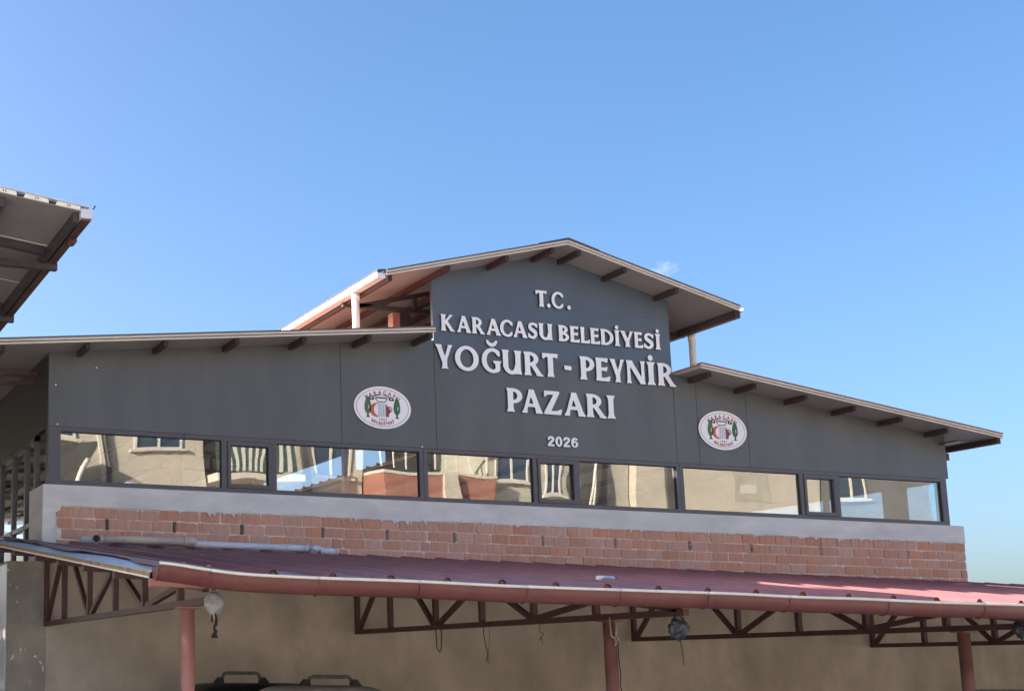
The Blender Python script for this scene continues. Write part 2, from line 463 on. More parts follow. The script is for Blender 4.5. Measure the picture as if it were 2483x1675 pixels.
# --- brick courses: mortar body with real pockets, bricks one by one
CH = 0.095; BL = 0.19; J = 0.0105
holes = [(x, 0.036) for x in (3.115, 3.735, 4.375, 5.17, 5.83, 6.53, 7.50, 8.32, 9.20, 9.95, 10.83, 11.98)]
mb = MB()
YM = -0.024
def wallquad(x0, x1, z0, z1): mb.add([(x0, YM, z0), (x1, YM, z0), (x1, YM, z1), (x0, YM, z1)], [(0, 1, 2, 3)])
brick_wall = None
for r in range(5):
    z1 = 2.905 - r * CH; z0 = z1 - CH
    if r == 1:
        xa = 2.66
        for hx, hw in holes:
            wallquad(xa, hx, z0, z1)
            mb.add([(hx, YM, z0), (hx + hw, YM, z0), (hx + hw, YM, z1), (hx, YM, z1), (hx, 0.10, z0), (hx + hw, 0.10, z0), (hx + hw, 0.10, z1), (hx, 0.10, z1)],
                   [(0, 4, 7, 3), (1, 2, 6, 5), (0, 1, 5, 4), (3, 7, 6, 2)], 0)
            mb.add([(hx, 0.10, z0), (hx + hw, 0.10, z0), (hx + hw, 0.10, z1), (hx, 0.10, z1)], [(0, 1, 2, 3)], 1)
            xa = hx + hw
        wallquad(xa, 12.785, z0, z1)
    else: wallquad(2.66, 12.785, z0, z1)
mb.add([(12.785, YM, 2.43), (12.785, 0.25, 2.43), (12.785, 0.25, 2.905), (12.785, YM, 2.905)], [(0, 1, 2, 3)])
brick_wall = mb.build('brick_wall', ['mortar', 'dark_in'], bld)
def brick_mesh(L, seed):
    rnd = random.Random(seed)
    b = MB(); h = CH - J; c = 0.006
    prof = [(-L / 2 + c, -h / 2), (L / 2 - c, -h / 2), (L / 2, -h / 2 + c), (L / 2, h / 2 - c), (L / 2 - c, h / 2), (-L / 2 + c, h / 2), (-L / 2, h / 2 - c), (-L / 2, -h / 2 + c)]
    prof = [(x + rnd.uniform(-.0025, .0025), z + rnd.uniform(-.002, .002)) for x, z in prof]
    if seed % 4 == 1: prof[4] = (prof[4][0] - .016, prof[4][1] - .003); prof[3] = (prof[3][0] - .002, prof[3][1] - .012)
    if seed % 4 == 3: prof[7] = (prof[7][0], prof[7][1] + .014); prof[0] = (prof[0][0] + .012, prof[0][1])
    b.prism(prof, -0.010, 0.05)
    return b.mesh('brick', 'brick')
bm_full = [brick_mesh(BL, s) for s in range(8)]
def lay(x0, x1, zc):
    L = x1 - x0
    me = random.choice(bm_full)
    o = link('brick', me, brick_wall, loc=((x0 + x1) / 2, -0.022 + random.uniform(-0.004, 0.004), zc + random.uniform(-.0015, .0015)))
    o.scale = (L / BL, 1, 1)
    o.rotation_euler = (0, random.uniform(-.006, .006), random.uniform(-.012, .012))
for r in range(5):
    zc = 2.905 - (r + 0.5) * CH
    x = 2.672 + (0.0, 0.012, 0.05, 0.0, 0.06)[r]
    first = True
    stops = [(hx, hw) for hx, hw in holes] if r == 1 else []
    stops.append((12.785, 0.0))
    for hx, hw in stops:
        while x < hx - 0.03:
            L = BL * random.uniform(0.93, 1.05)
            if first: L *= random.uniform(0.35, 0.8); first = False
            elif random.random() < 0.07: L *= 0.5
            if hx - (x + L) < 0.07: L = hx - x - (0.001 if hw else 0.0)
            lay(x, x + L, zc)
            x += L + J * random.uniform(0.5, 1.5)
        x = hx + hw + 0.001

# --- roofs -------------------------------------------------------------
Y0 = -0.36
def roof_slab(x0, x1, zf, parent, name, flash='flash', top='roof_top'):
    """sandwich panel: pale soffit, ribbed red top sheet, pale two-line front edge with a dark joint"""
    t = 0.046
    b = MB()
    b.prism([(x0, zf(x0)), (x1, zf(x1)), (x1, zf(x1) + t * .45), (x0, zf(x0) + t * .45)], Y0 + 0.012, DEPTH, 0)
    o = b.build(name, 'panel_w', parent)
    k = MB(); k.prism([(x0, zf(x0) + t * .45), (x1, zf(x1) + t * .45), (x1, zf(x1) + t), (x0, zf(x0) + t)], Y0 + 0.016, DEPTH, 0).build('top_sheet', top, o)
    e = MB()
    e.prism([(x0, zf(x0) - .003), (x1, zf(x1) - .003), (x1, zf(x1) + .014), (x0, zf(x0) + .014)], Y0, Y0 + 0.011)
    e.build('lower_trim', 'panel_edge', o)
    e = MB()
    e.prism([(x0, zf(x0) + .022), (x1, zf(x1) + .022), (x1, zf(x1) + t - .004), (x0, zf(x0) + t - .004)], Y0 - 0.004, Y0 + 0.011)
    e.build('upper_trim', 'panel_edge', o)
    j = MB(); j.prism([(x0, zf(x0) + .0145), (x1, zf(x1) + .0145), (x1, zf(x1) + .0215), (x0, zf(x0) + .0215)], Y0 + 0.006, Y0 + 0.0115)
    j.build('joint', 'gasket', o)
    c = MB(); c.prism([(x0, zf(x0) + t - .003), (x1, zf(x1) + t - .003), (x1, zf(x1) + t + .008), (x0, zf(x0) + t + .008)], Y0 - 0.012, Y0 + 0.06)
    c.build('edge_flashing', flash, o)
    # ribs run down the slope: seen end-on only along the open monitor
    ribs = MB(); y = 0.25
    while y < DEPTH:
        s = [(y - .03), (y - .012), (y + .012), (y + .03)]
        n = len(ribs.v)
        for xx in (x0, x1):
            for yy, h in zip(s, (0, .03, .03, 0)): ribs.v.append((xx, yy, zf(xx) + t + h))
        for q in range(3): ribs.f.append([n + q, n + q + 1, n + q + 5, n + q + 4]); ribs.m.append(0); ribs.s.append(False)
        for e0 in (0, 4): ribs.f.append([n + e0, n + e0 + 1, n + e0 + 2, n + e0 + 3]); ribs.m.append(0); ribs.s.append(False)
        y += 0.333
    ribs.build('roof_ribs', top, o)
    return o
def purlin(x, zf, parent, w=0.040, h=0.052, y0=None, y1=DEPTH, m='steel_eave'):
    y0 = Y0 + random.uniform(0.012, 0.03) if y0 is None else y0
    z = zf(x) - 0.004
    b = MB(); b.box(x - w / 2, x + w / 2, y0, y1, z - h, z)
    b.box(x - w / 2 + .006, x + w / 2 - .006, y0 - .002, y0 - .0005, z - h + .006, z - .006, 1)   # dark open end of the box section
    b.build('purlin', [m, 'gasket'], parent)
lw = roof_slab(1.95, 6.228, zu_l, bld, 'left_wing_roof')
for x in (2.116, 2.866, 3.57, 4.241, 4.902, 5.554, 6.19): purlin(x, zu_l, lw)
rw = roof_slab(9.214, 13.09, zu_r, bld, 'right_wing_roof', flash='roof_rib')
for x in (9.367, 9.937, 10.565, 11.175, 11.786, 12.42): purlin(x, zu_r, rw, y0=-0.29 + random.uniform(-.02, .02))
purlin(13.055, zu_r, rw, w=0.045, h=0.06, y0=-0.34)
MB().box(12.60, 12.735, -0.22, 0.03, 3.985, 4.0).build('flat_bracket', 'steel_dark', rw)
MB().box(12.70, 12.80, 0.06, 0.12, 3.83, 3.905).build('truss_stub', 'steel_dark', rw)
ul = roof_slab(5.735, RID - 0.002, zu_up, bld, 'upper_roof_left_slope')
ur = roof_slab(RID + 0.002, 9.74, zu_up, bld, 'upper_roof_right_slope')
for x in (6.40, 7.045, 7.565): purlin(x, zu_up, ul, m='steel')
for x in (7.87, 8.386, 9.0): purlin(x, zu_up, ur)
purlin(5.775, zu_up, ul, w=0.045, h=0.055, y0=-0.345)
purlin(9.722, zu_up, ur, w=0.06, h=0.075, y0=-0.345)
# ridge cap
rc = MB()
rc.prism([(RID - .35, zu_up(RID - .35) + .054), (RID, zu_up(RID) + .056), (RID, zu_up(RID) + .064), (RID - .35, zu_up(RID - .35) + .060)], Y0 - .014, DEPTH)
rc.prism([(RID, zu_up(RID) + .056), (RID + .35, zu_up(RID + .35) + .054), (RID + .35, zu_up(RID + .35) + .060), (RID, zu_up(RID) + .064)], Y0 - .014, DEPTH)
rc.build('ridge_cap', 'flash', bld)
# gutters and downpipes
gl = MB()
gl.prism([(5.650, 5.140), (5.735, 5.140), (5.735, 5.148), (5.658, 5.148), (5.658, 5.192), (5.646, 5.196), (5.642, 5.190)], -0.335, DEPTH)
gl.prism([(5.654, 5.149), (5.733, 5.149), (5.733, 5.185), (5.654, 5.185)], -0.333, -0.328)
MB().prism([(5.648, 5.209), (5.733, 5.218), (5.733, 5.224), (5.648, 5.215)], -0.345, DEPTH).build('eave_flashing', 'flash', ul)
gl.build('left_gutter', 'pvc_white', bld)
gr = MB(); gr.prism([(9.765, 5.160), (9.812, 5.160), (9.812, 5.196), (9.804, 5.196), (9.804, 5.168), (9.765, 5.168)], -0.335, DEPTH); gr.build('right_gutter', 'pvc_white', bld)
dp = MB(); dp.tube([(5.700, 0.22, 5.134), (5.702, 0.22, 4.60)], 0.036, 20).tube([(5.700, 0.22, 5.12), (5.700, 0.22, 5.07)], 0.041, 20); dp.build('left_downpipe', 'pvc_white', bld)
dp = MB(); dp.tube([(9.775, 0.40, 5.15), (9.775, 0.40, 4.40)], 0.036, 20).tube([(9.775, 0.40, 5.08), (9.775, 0.40, 5.03)], 0.041, 20); dp.build('right_downpipe', 'lip', bld)
# monitor trusses and posts
for y in (0.55, 3.8, 7.55, 11.3):
    tr = MB()
    tr.beam((5.72, y, 5.122), (9.80, y, 5.122), 0.045, 0.045)
    T = tr.build('monitor_truss', 'steel_dark', bld)
    w2 = MB()
    w2.beam((5.85, y, zu_up(5.85) - .085), (RID, y, zu_up(RID) - .085), 0.045, 0.042)
    w2.beam((9.61, y, zu_up(9.61) - .085), (RID, y, zu_up(RID) - .085), 0.045, 0.042)
    w2.build('top_chord', 'steel_dark', T)
    for x in (6.53, 7.13, 8.33, 8.93):
        MB().beam((x, y, 5.146), (x, y, zu_up(x) - .107), 0.04, 0.04).build('web_post', 'steel_dark', T)
    for a, b2 in ((6.53, 7.13), (8.93, 8.33)):
        MB().beam((a + (0.03 if b2 > a else -0.03), y, 5.15), (b2, y, zu_up(b2) - .11), 0.034, 0.034).build('web_diagonal', 'steel_dark', T)
    for x in (6.37, 9.25):
        MB().box(x - .075, x + .005, y + .03, y + .13, 4.3, 5.098).build('monitor_post', 'steel_pink', bld)
        MB().box(x + .007, x + .125, y + .028, y + .12, 4.3, 5.098).build('dark_post', 'steel_dark', bld)  # dark box beside each pink post
MB().box(9.24, 9.28, 3.95, 6.35, 4.35, 5.09).build('monitor_panel', 'clad_shade', bld)
for a, c in (((1.96, 0.50, 4.150), (2.60, 0.50, 4.178)), ((1.96, 0.62, 4.07), (2.60, 0.62, 4.128))):
    MB().beam(a, c, 0.04, 0.035).build('side_tie', 'steel', lw)
# side and back walls
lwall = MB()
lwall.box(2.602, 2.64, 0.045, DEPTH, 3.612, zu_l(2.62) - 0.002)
lwall.build('left_side_panel', 'clad_shade', bld)
MB().box(12.64, 12.688, 0.045, DEPTH, 3.612, zu_r(12.66) - 0.002).build('right_side_panel', 'clad', bld)
MB().box(12.50, 12.70, 0.31, DEPTH, 2.0, 3.093).build('right_side_parapet', 'beam', bld)
sf = MB()
yy = 0.06
sf.box(12.60, 12.645, 0.06, DEPTH, 3.098, 3.138); sf.box(12.60, 12.645, 0.06, DEPTH, 3.57, 3.608)
for y, w_ in ((0.06, .05), (0.50, .30), (1.60, .06), (1.93, .13), (2.95, .06), (3.9, .06), (4.7, .06), (5.2, .06), (6.7, .06), (8.1, .06), (8.6, .06), (10.1, .06), (11.6, .06), (13.0, .06), (14.4, .06), (15.9, .06)): sf.box(12.60, 12.645, y, y + w_, 3.138, 3.57)
sw = sf.build('right_side_window', 'frame', bld)
MB().add([(12.62, 0.11, 3.138), (12.62, DEPTH, 3.138), (12.62, DEPTH, 3.57), (12.62, 0.11, 3.57)], [(0, 1, 2, 3)]).build('pane', 'glass_side', sw)
# tall glazing on the left side
sf = MB()
for y in (0.06, 0.52, 0.93, 1.50, 2.10, 2.9, 3.7, 4.6, 6.0, 8, 10, 12, 14): sf.box(2.605, 2.65, y, y + 0.055, 2.30 if y > .5 else 3.098, 3.608)
sf.box(2.605, 2.65, 0.52, DEPTH, 3.56, 3.609); sf.box(2.605, 2.65, 0.52, DEPTH, 2.80, 2.84)
sw = sf.build('left_side_window', 'frame', bld)
MB().add([(2.63, 0.51, 2.30), (2.63, DEPTH, 2.30), (2.63, DEPTH, 3.56), (2.63, 0.51, 3.56)], [(0, 1, 2, 3)]).build('pane', 'glass_side', sw)
MB().add([(2.63, 0.11, 3.098), (2.63, 0.51, 3.098), (2.63, 0.51, 3.6), (2.63, 0.11, 3.6)], [(0, 1, 2, 3)]).build('pane', 'glass_side', sw)
MB().box(2.6, 12.68, DEPTH, DEPTH + .2, 0, 4.2).box(6.4, 9.2, DEPTH, DEPTH + .2, 4.2, 5.25).box(2.64, 12.5, 0.31, DEPTH, 2.0, 2.06).box(2.58, 2.66, 0.32, DEPTH, 0.0, 2.295).build('inner_shell', 'inner', bld)

# ================================================================== plaster wall under the canopy
wall = thing('plaster_wall', 'long stained beige plaster wall under the red canopy', 'wall', (8, 0, 0))
MB().box(2.60, 17.0, 0.0, 0.30, 0, 2.42).build('wall_face', 'plaster', wall)
MB().box(2.258, 2.5985, -0.006, 0.30, 0, 2.425).build('flaking_pier', 'pier', wall, label='darker pier with flaking damp plaster')
MB().box(2.250, 2.2575, -0.007, 0.301, 0, 2.40).build('painted_edge', 'pvc_grey', wall)

# ================================================================== red lean-to canopy
SH = 0.0113
can = thing('lean_to_canopy', 'dark red corrugated lean-to canopy with red gutter on steel trusses', 'canopy', (7, -2.2, 0))
SL = 0.129
def zu(y): return 2.55 + SL * y           # underside of the canopy panels
YE = -4.415
def canopy_panel(x0, n, left=False):
    p = 0.353; b = MB()
    x1 = x0 + n * p
    prof = [(x0, 0.036)]
    for k in range(n):
        c = x0 + (k + 0.5) * p
        prof += [(c - .032, .036), (c - .012, .064), (c + .012, .064), (c + .032, .036)]
    prof.append((x1, 0.036))
    m = len(prof)
    ys = [-0.012 - i * (abs(YE) - 0.012) / 26 for i in range(27)]
    vs, fs = [], []
    for y in ys:
        for x, h in prof: vs.append((x, y, zu(y) + h + noise.noise(Vector((x * 2.3, y * 1.6, 4))) * 0.0035))
    for j in range(len(ys) - 1):
        for i in range(m - 1):
            a = j * m + i; fs.append((a, a + 1, a + m + 1, a + m))
    b.add(vs, fs, 0)
    for q in range(len(fs)): b.m[q] = 0 if (q % (m - 1)) % 4 == 0 else 5
    # underside, side edges
    b.add([(x0, ys[0], zu(ys[0])), (x1, ys[0], zu(ys[0])), (x1, YE, zu(YE)), (x0, YE, zu(YE))], [(0, 1, 2, 3)], 1)
    for X in (x0, x1): b.add([(X, ys[0], zu(ys[0])), (X, YE, zu(YE)), (X, YE, zu(YE) + .036), (X, ys[0], zu(ys[0]) + .036)], [(0, 1, 2, 3)], 2)
    # front end: foam core, flat band and rib ends
    b.add([(x0, YE, zu(YE)), (x1, YE, zu(YE)), (x1, YE, zu(YE) + .0355), (x0, YE, zu(YE) + .0355)], [(0, 1, 2, 3)], 3)
    for k in range(n):
        c = x0 + (k + 0.5) * p; yy = YE + .004
        b.add([(c - .024, yy, zu(YE) + .0358), (c + .024, yy, zu(YE) + .0358), (c + .009, yy, zu(YE) + .060), (c - .009, yy, zu(YE) + .060)], [(0, 1, 2, 3)], 4)
    return b.build('roof_panel', ['roof_red', 'panel_w', 'foam', 'panel_edge', 'foam_or', 'roof_rib'], can, shear=SH)
X0 = 2.285
k = 0
x = X0
while x < 16.5:
    canopy_panel(x + 0.0008, 3); x += 3 * 0.353
# torn left edge: exposed film, foam and white lower lip
b = MB(); vs = []; fs = []
N = 40
for i in range(N + 1):
    y = -0.02 + (YE + 0.02) * i / N
    out = 2.118
    inn = X0 - 0.012 + wav(y, 1.7, 0.05, 2.0) - (0.06 if -3.9 < y < -2.6 else 0.0) * abs(math.sin(y * 2.1))
    lift = 0.030 + wav(y, 2.2, 0.012, 8.0)
    vs += [(out, y, zu(y) + 0.028), (out + 0.03, y, zu(y) + 0.034 + lift * .6), (inn, y, zu(y) + 0.044 + lift * .5), (X0 + 0.06, y, zu(y) + 0.047 + lift * .3)]
film = MB(); sheet = MB()
for i in range(N):
    a, c = i * 4, (i + 1) * 4
    film.f += [[a, c, c + 1, a + 1], [a + 1, c + 1, c + 2, a + 2]]; film.m += [0, 0]; film.s += [True, True]
film.v = vs
film.build('torn_film', 'film', can, shear=SH)
sv = []; sf_ = []
for i in range(N + 1):
    y = -0.02 + (YE + 0.02) * i / N
    edge = 2.165 + wav(y, 1.3, 0.07, 5.0) + (0.07 * math.exp(-((y + 3.4) / 0.45) ** 2)) - 0.05 * math.exp(-((y + 4.3) / 0.2) ** 2)
    sv += [(edge, y, zu(y) + 0.066 + wav(y, 3.0, 0.014, 6.0)), (X0 - .055, y, zu(y) + 0.078), (X0 - .02, y, zu(y) + 0.078), (X0 + .02, y, zu(y) + 0.0385)]
for i in range(N):
    a, c = i * 4, (i + 1) * 4
    for q in range(3): sf_.append((a + q, c + q, c + q + 1, a + q + 1))
MB().add(sv, sf_).build('torn_sheet_edge', 'roof_red', can, shear=SH)
e = MB()
n = 44
for i in range(n):
    ya, yb = -0.02 + (YE + .04) * i / n, -0.02 + (YE + .04) * (i + 1) / n
    ins = random.uniform(0, .006)
    e.add([(2.116 + ins, ya, zu(ya) + .008), (2.116 + ins, yb, zu(yb) + .008), (2.116 + ins, yb, zu(yb) + .027), (2.116 + ins, ya, zu(ya) + .027),
           (2.15, ya, zu(ya) + .027), (2.15, yb, zu(yb) + .027)], [(0, 1, 2, 3), (3, 2, 5, 4)])
e.build('foam_core', 'foam', can, shear=SH)
e = MB(); e.add([(2.108, 0, zu(0) - .002), (2.108, YE, zu(YE) - .002), (2.108, YE, zu(YE) + .008), (2.108, 0, zu(0) + .008), (2.30, 0, zu(0) - .0025), (2.30, YE, zu(YE) - .0025), (2.118, 0, zu(0) + .008), (2.118, YE, zu(YE) + .008)],
               [(0, 1, 2, 3), (0, 4, 5, 1), (3, 2, 7, 6)])
e.build('lower_lip', 'lip', can, shear=SH)
# purlins
for y in (-0.10, -0.70, -1.47, -2.17, -2.86, -3.56, -4.25):
    b = MB(); z = zu(y) - 0.004
    b.box(2.165, 16.8, y - .022, y + .022, z - .050, z)
    b.build('purlin', 'steel_pink' if y < -4.2 else 'steel', can, shear=SH)
# trusses
def truss(x, end=-4.36):
    zt = lambda y: zu(y) - 0.075
    zb = 1.898
    t = MB().beam((x, 0.0, zb), (x, end, zb), 0.04, 0.04)
    T = t.build('truss', 'steel', can, shear=SH)
    MB().beam((x, 0.0, zt(0)), (x, end + .06, zt(end + .06)), 0.04, 0.038).build('top_chord', 'steel', T, shear=SH)
    for y in (-0.022, -0.65, -1.42, -2.11, -2.79, -3.50):
        MB().beam((x, y, zb + .021), (x, y, zt(y) - .02), 0.04, 0.04, up=(0, 1, 0)).build('web_post', 'steel', T, shear=SH)
    for a, za, c, zc in ((-0.06, 0, -0.50, 1), (-0.95, 1, -1.38, 0), (-1.46, 0, -2.02, 1), (-2.28, 1, -2.75, 0), (-2.84, 0, -3.46, 1)):
        MB().beam((x + .003, a, zb + .025 if not za else zt(a) - .022), (x + .003, c, zb + .025 if not zc else zt(c) - .022), 0.034, 0.036).build('web_diagonal', 'steel', T, shear=SH)
for x in (2.60, 5.518, 8.50, 11.43, 14.36): truss(x, -4.0 if x < 3 else -4.36)
for x in (2.60, 5.518, 8.50, 11.43, 14.36):
    dz = -SH * (x - 2.6)
    c = MB().tube([(x, -3.63, 0), (x, -3.63, 1.877 + dz)], 0.041, 28).box(x - .06, x + .06, -3.69, -3.57, 1.868 + dz, 1.8765 + dz)
    c.build('column', 'steel_pink' if x < 3 else 'steel_col_shade', can)
# gutter in sections with joint rings
joints = [2.135, 2.42, 3.043, 3.652, 4.329, 4.951, 5.564, 6.155, 6.915, 7.688, 8.42, 9.15, 9.9, 10.65, 11.4, 12.2, 13.0, 14.0, 15.0, 16.5]
def gsec(x0, x1, idx):
    b = MB(); n = 15; m = 12
    rnd = random.Random(idx)
    dent = [(rnd.uniform(x0, x1), rnd.uniform(0.006, 0.016), rnd.uniform(.3, 1.0)) for _ in range(2)]
    for i in range(n + 1):
        x = x0 + (x1 - x0) * i / n
        up = 0.050 * math.exp(-((x - 2.10) / 0.35) ** 2) + wav(x, 1.4, 0.006, 9)
        for k2 in range(m + 1):
            a = math.pi * (-0.06 + 1.10 * k2 / m)      # from front lip down and round to the back
            r = 0.058
            y = -4.452 - r * math.cos(a); z = 1.985 - r * 1.18 * math.sin(a)
            if k2 <= 1: z += 0.012 * (1 - k2)
            for dx, dd, dk in dent:
                w = math.exp(-((x - dx) / 0.03) ** 2) * math.exp(-((k2 / m - dk * .5) / 0.2) ** 2)
                y += dd * w
            b.v.append((x, y, z + up))
    for i in range(n):
        for k2 in range(m):
            a = i * (m + 1) + k2; b.f.append([a, a + m + 1, a + m + 2, a + 1]); b.m.append(0); b.s.append(True)
    o = b.build('gutter_section', 'gutter', can, shear=SH)
    # rolled pale lip
    pts = []
    for i in range(n + 1):
        x = x0 + (x1 - x0) * i / n
        pts.append((x, -4.511, 2.006 + 0.050 * math.exp(-((x - 2.10) / 0.35) ** 2) + wav(x, 1.4, 0.006, 9)))
    MB().tube(pts, 0.0085, 8).build('gutter_lip', 'lip', o, shear=SH)
    ring = MB(); pts = []
    up = 0.050 * math.exp(-((x1 - 2.10) / 0.35) ** 2) + wav(x1, 1.4, 0.006, 9)
    for k2 in range(m + 1):
        a = math.pi * (-0.02 + 1.04 * k2 / m); r = 0.060
        pts.append((x1, -4.452 - r * math.cos(a), 1.985 - r * 1.18 * math.sin(a) + up))
    ring.tube(pts, 0.0045, 6).build('joint_ring', 'gutter', o, shear=SH)
for i in range(len(joints) - 1): gsec(joints[i] + .001, joints[i + 1] - .001, i)
# closing cap at the left gutter end
cp = MB(); pts = [(2.134, -4.452 - 0.058 * math.cos(math.pi * q / 12), 2.035 - 0.058 * 1.18 * math.sin(math.pi * q / 12)) for q in range(13)]
cp.add(pts + [(2.129, p[1], p[2]) for p in pts], [tuple(range(13)), tuple(range(25, 12, -1))] + [(i, i + 1, i + 14, i + 13) for i in range(12)])
cp.build('gutter_end_cap', 'gutter', can, shear=SH)

# ------------------------------------------------ things lying on the canopy
def onroof(x, y, h=0.036): return zu(y) + h - SH * (x - 2.6)
p = thing('drain_pipe', 'aged beige drain pipe with elbow lying on the canopy against the brick', 'pipe', (3.4, -0.33, 2.5))
z0 = onroof(3.4, -.33, .072) + .036
MB().tube([(2.985, -0.33, z0 - .002), (3.80, -0.30, z0 + .004)], 0.033, 22).build('pipe_barrel', 'pvc_beige', p)
s = MB(); s.tube([(3.74, -0.30, z0 + .004), (3.755, -0.30, z0 + .004)], 0.0375, 22).tube([(3.755, -0.30, z0 + .004), (3.84, -0.298, z0 + .005), (3.852, -.298, z0 + .005)], [0.037, 0.037, 0.030], 22)
s.build('socket', 'pvc_beige', p)
s = MB(); s.tube([(3.00, -0.33, z0 - .002), (2.965, -0.335, z0 - .003), (2.935, -0.365, z0 - .006), (2.925, -0.415, z0 - .010)], [0.036, 0.037, 0.037, 0.039], 22, cap=False)
el = s.build('elbow', 'pvc_beige', p)
MB().tube([(2.9262, -0.405, z0 - .0092), (2.945, -0.36, z0 - .005)], 0.031, 22).build('dark_mouth', 'gasket', el)
rim = MB(); rim.tube([(2.9252 + .0355 * math.cos(q * math.pi / 12) * .98, -0.4145 + .0355 * math.cos(q * math.pi / 12) * .19, z0 - .010 + .0355 * math.sin(q * math.pi / 12)) for q in range(25)], .0046, 8)
rim.build('rim', 'pvc_beige', el)
p = thing('waste_pipe', 'pale grey plastic pipe lying on the canopy, socket at its right end', 'pipe', (4.4, -0.2, 2.5))
z1 = onroof(4.4, -.2, .072) + .026
MB().tube([(2.86, -0.16, z1 + .01), (4.98, -0.24, z1 - .012)], 0.030, 22).build('pipe_barrel', 'pvc_grey', p)
MB().tube([(4.66, -0.226, z1 - .008), (4.905, -0.237, z1 - .011)], 0.0315, 22).tube([(4.905, -0.237, z1 - .011), (4.93, -.238, z1 - .011)], 0.036, 22).build('socket', 'pvc_grey', p)
p = thing('pipe_elbow', 'small grey plastic pipe elbow beside the socket of the pale pipe', 'pipe', (5.08, -0.25, 2.5))
z2 = onroof(5.08, -.25, .072) + .02
MB().tube([(4.965, -0.30, z2 - .02), (4.985, -0.28, z2 + .006), (5.015, -0.26, z2 + .014), (5.05, -0.25, z2 - .004)], 0.030, 20).build('bend', 'pvc_grey', p)
MB().tube([(5.045, -0.25, z2 - .006), (5.20, -0.26, z2 - .014)], 0.030, 20).tube([(5.20, -0.26, z2 - .014), (5.215, -0.261, z2 - .0145)], 0.034, 20).tube([(5.045, -0.25, z2 - .006), (5.075, -0.252, z2 - .007)], 0.034, 20).build('pipe_end', 'pvc_grey', p)
p = thing('sealant_tube', 'used white sealant cartridge lying on the canopy roof', 'tube', (5.70, -3.42, 2.1))
zc = onroof(5.7, -3.42) + .022
MB().tube([(5.595, -3.43, zc), (5.735, -3.41, zc)], 0.019, 16).build('cartridge', 'pvc_white', p)
MB().tube([(5.64, -3.424, zc), (5.70, -3.415, zc)], 0.0195, 16, cap=False).build('printed_band', 'film', p)
MB().tube([(5.736, -3.41, zc), (5.752, -3.408, zc), (5.757, -3.407, zc), (5.81, -3.40, zc - .006)], [0.019, 0.017, 0.006, 0.003], 12).build('nozzle', 'bin_black', p)
# bits of dried mortar on the sheets
grit = MB()
for i in range(70):
    gx = random.uniform(2.6, 7.5); gy = random.uniform(-4.2, -0.4); r = random.uniform(.004, .011)
    gz = zu(gy) + .040
    a = random.uniform(0, 3)
    vs = [(gx + r * math.cos(a + q * 1.57), gy + r * math.sin(a + q * 1.57), gz) for q in range(4)] + [(gx, gy, gz + r * .9)]
    grit.add(vs, [(0, 1, 4), (1, 2, 4), (2, 3, 4), (3, 0, 4)])
grit.build('mortar_crumbs', 'beam', None, shear=SH, label='scattered pale mortar crumbs on the red canopy sheets', category='debris', kind='stuff')

# ------------------------------------------------ wrapped lamps at the truss ends, cords
def blob(cx, cy, cz, rx, ry, rz, seed, rough, nu=26, nv=18, crease=6.0):
    b = MB()
    for j in range(nv + 1):
        th = math.pi * j / nv
        for i in range(nu):
            ph = 2 * math.pi * i / nu
            d = Vector((math.sin(th) * math.cos(ph), math.sin(th) * math.sin(ph), math.cos(th)))
            k2 = 1 + rough * (noise.noise(d * 2.2 + Vector((seed, 0, 0))) + 0.5 * abs(noise.noise(d * crease + Vector((0, seed, 0)))))
            b.v.append((cx + d.x * rx * k2, cy + d.y * ry * k2, cz + d.z * rz * k2))
    for j in range(nv):
        for i in range(nu):
            a = j * nu + i; c = j * nu + (i + 1) % nu
            b.f.append([a, a + nu, c + nu, c]); b.m.append(0); b.s.append(True)
    return b
p = thing('wrapped_lamp', 'white wrapped ball with dark wire tail hanging by the pink column', 'lamp', (2.61, -4.03, 1.7))
blob(2.62, -4.02, 1.884, .056, .056, .062, 3.0, .16).build('wrapping', 'bag_white', p)
MB().tube([(2.62, -4.02, 1.955), (2.615, -4.02, 1.99)], 0.012, 8).build('hanger', 'steel', p)
w = MB()
w.tube([(2.612, -4.02, 1.83), (2.606, -4.025, 1.80), (2.603, -4.03, 1.775)], 0.006, 7)
w.tube([(2.622, -4.02, 1.83), (2.634, -4.02, 1.80), (2.628, -4.025, 1.765), (2.619, -4.02, 1.745), (2.628, -4.02, 1.725), (2.62, -4.02, 1.700)], [.006, .007, .010, .007, .012, .010], 8)
w.tube([(2.62, -4.02, 1.716), (2.62, -4.02, 1.698), (2.62, -4.02, 1.688)], [.009, .019, .020], 12)
w.build('wire_tail', 'rope', p)
MB().box(2.607, 2.620, -4.028, -4.018, 1.795, 1.825).build('paper_tag', 'bag_white', p)
def bag(x, y, z, seed, lab, nm='wrapped_lamp'):
    p = thing(nm, lab, 'lamp', (x, y, z - .1), 'grey bagged lamps at the truss ends')
    b = blob(x, y, z, .050, .048, .062, seed, .45, crease=4.0)
    b.build('plastic_bag', 'bag_grey', p)
    n2 = MB(); n2.tube([(x, y, z + .04), (x - .004, y, z + .075), (x + .002, y + .005, z + .12)], [.035, .016, .024], 10); n2.build('bag_neck', 'bag_grey', p)
    l2 = blob(x - .058, y - .01, z - .006, .018, .012, .030, seed + 4, .3, 14, 10); l2.build('loose_end', 'bag_grey', p)
bag(5.522, -4.285, 1.772, 9.0, 'dark grey plastic bag tied over a lamp beside the middle column')
bag(8.52, -4.07, 1.815, 17.0, 'dark grey plastic bag tied over a lamp at the right picture edge')
def cord(name, pts, r, m, lab, cat='cord'):
    return MB().tube(pts, r, 6).build(name, m, None, label=lab, category=cat)
xt = 5.518
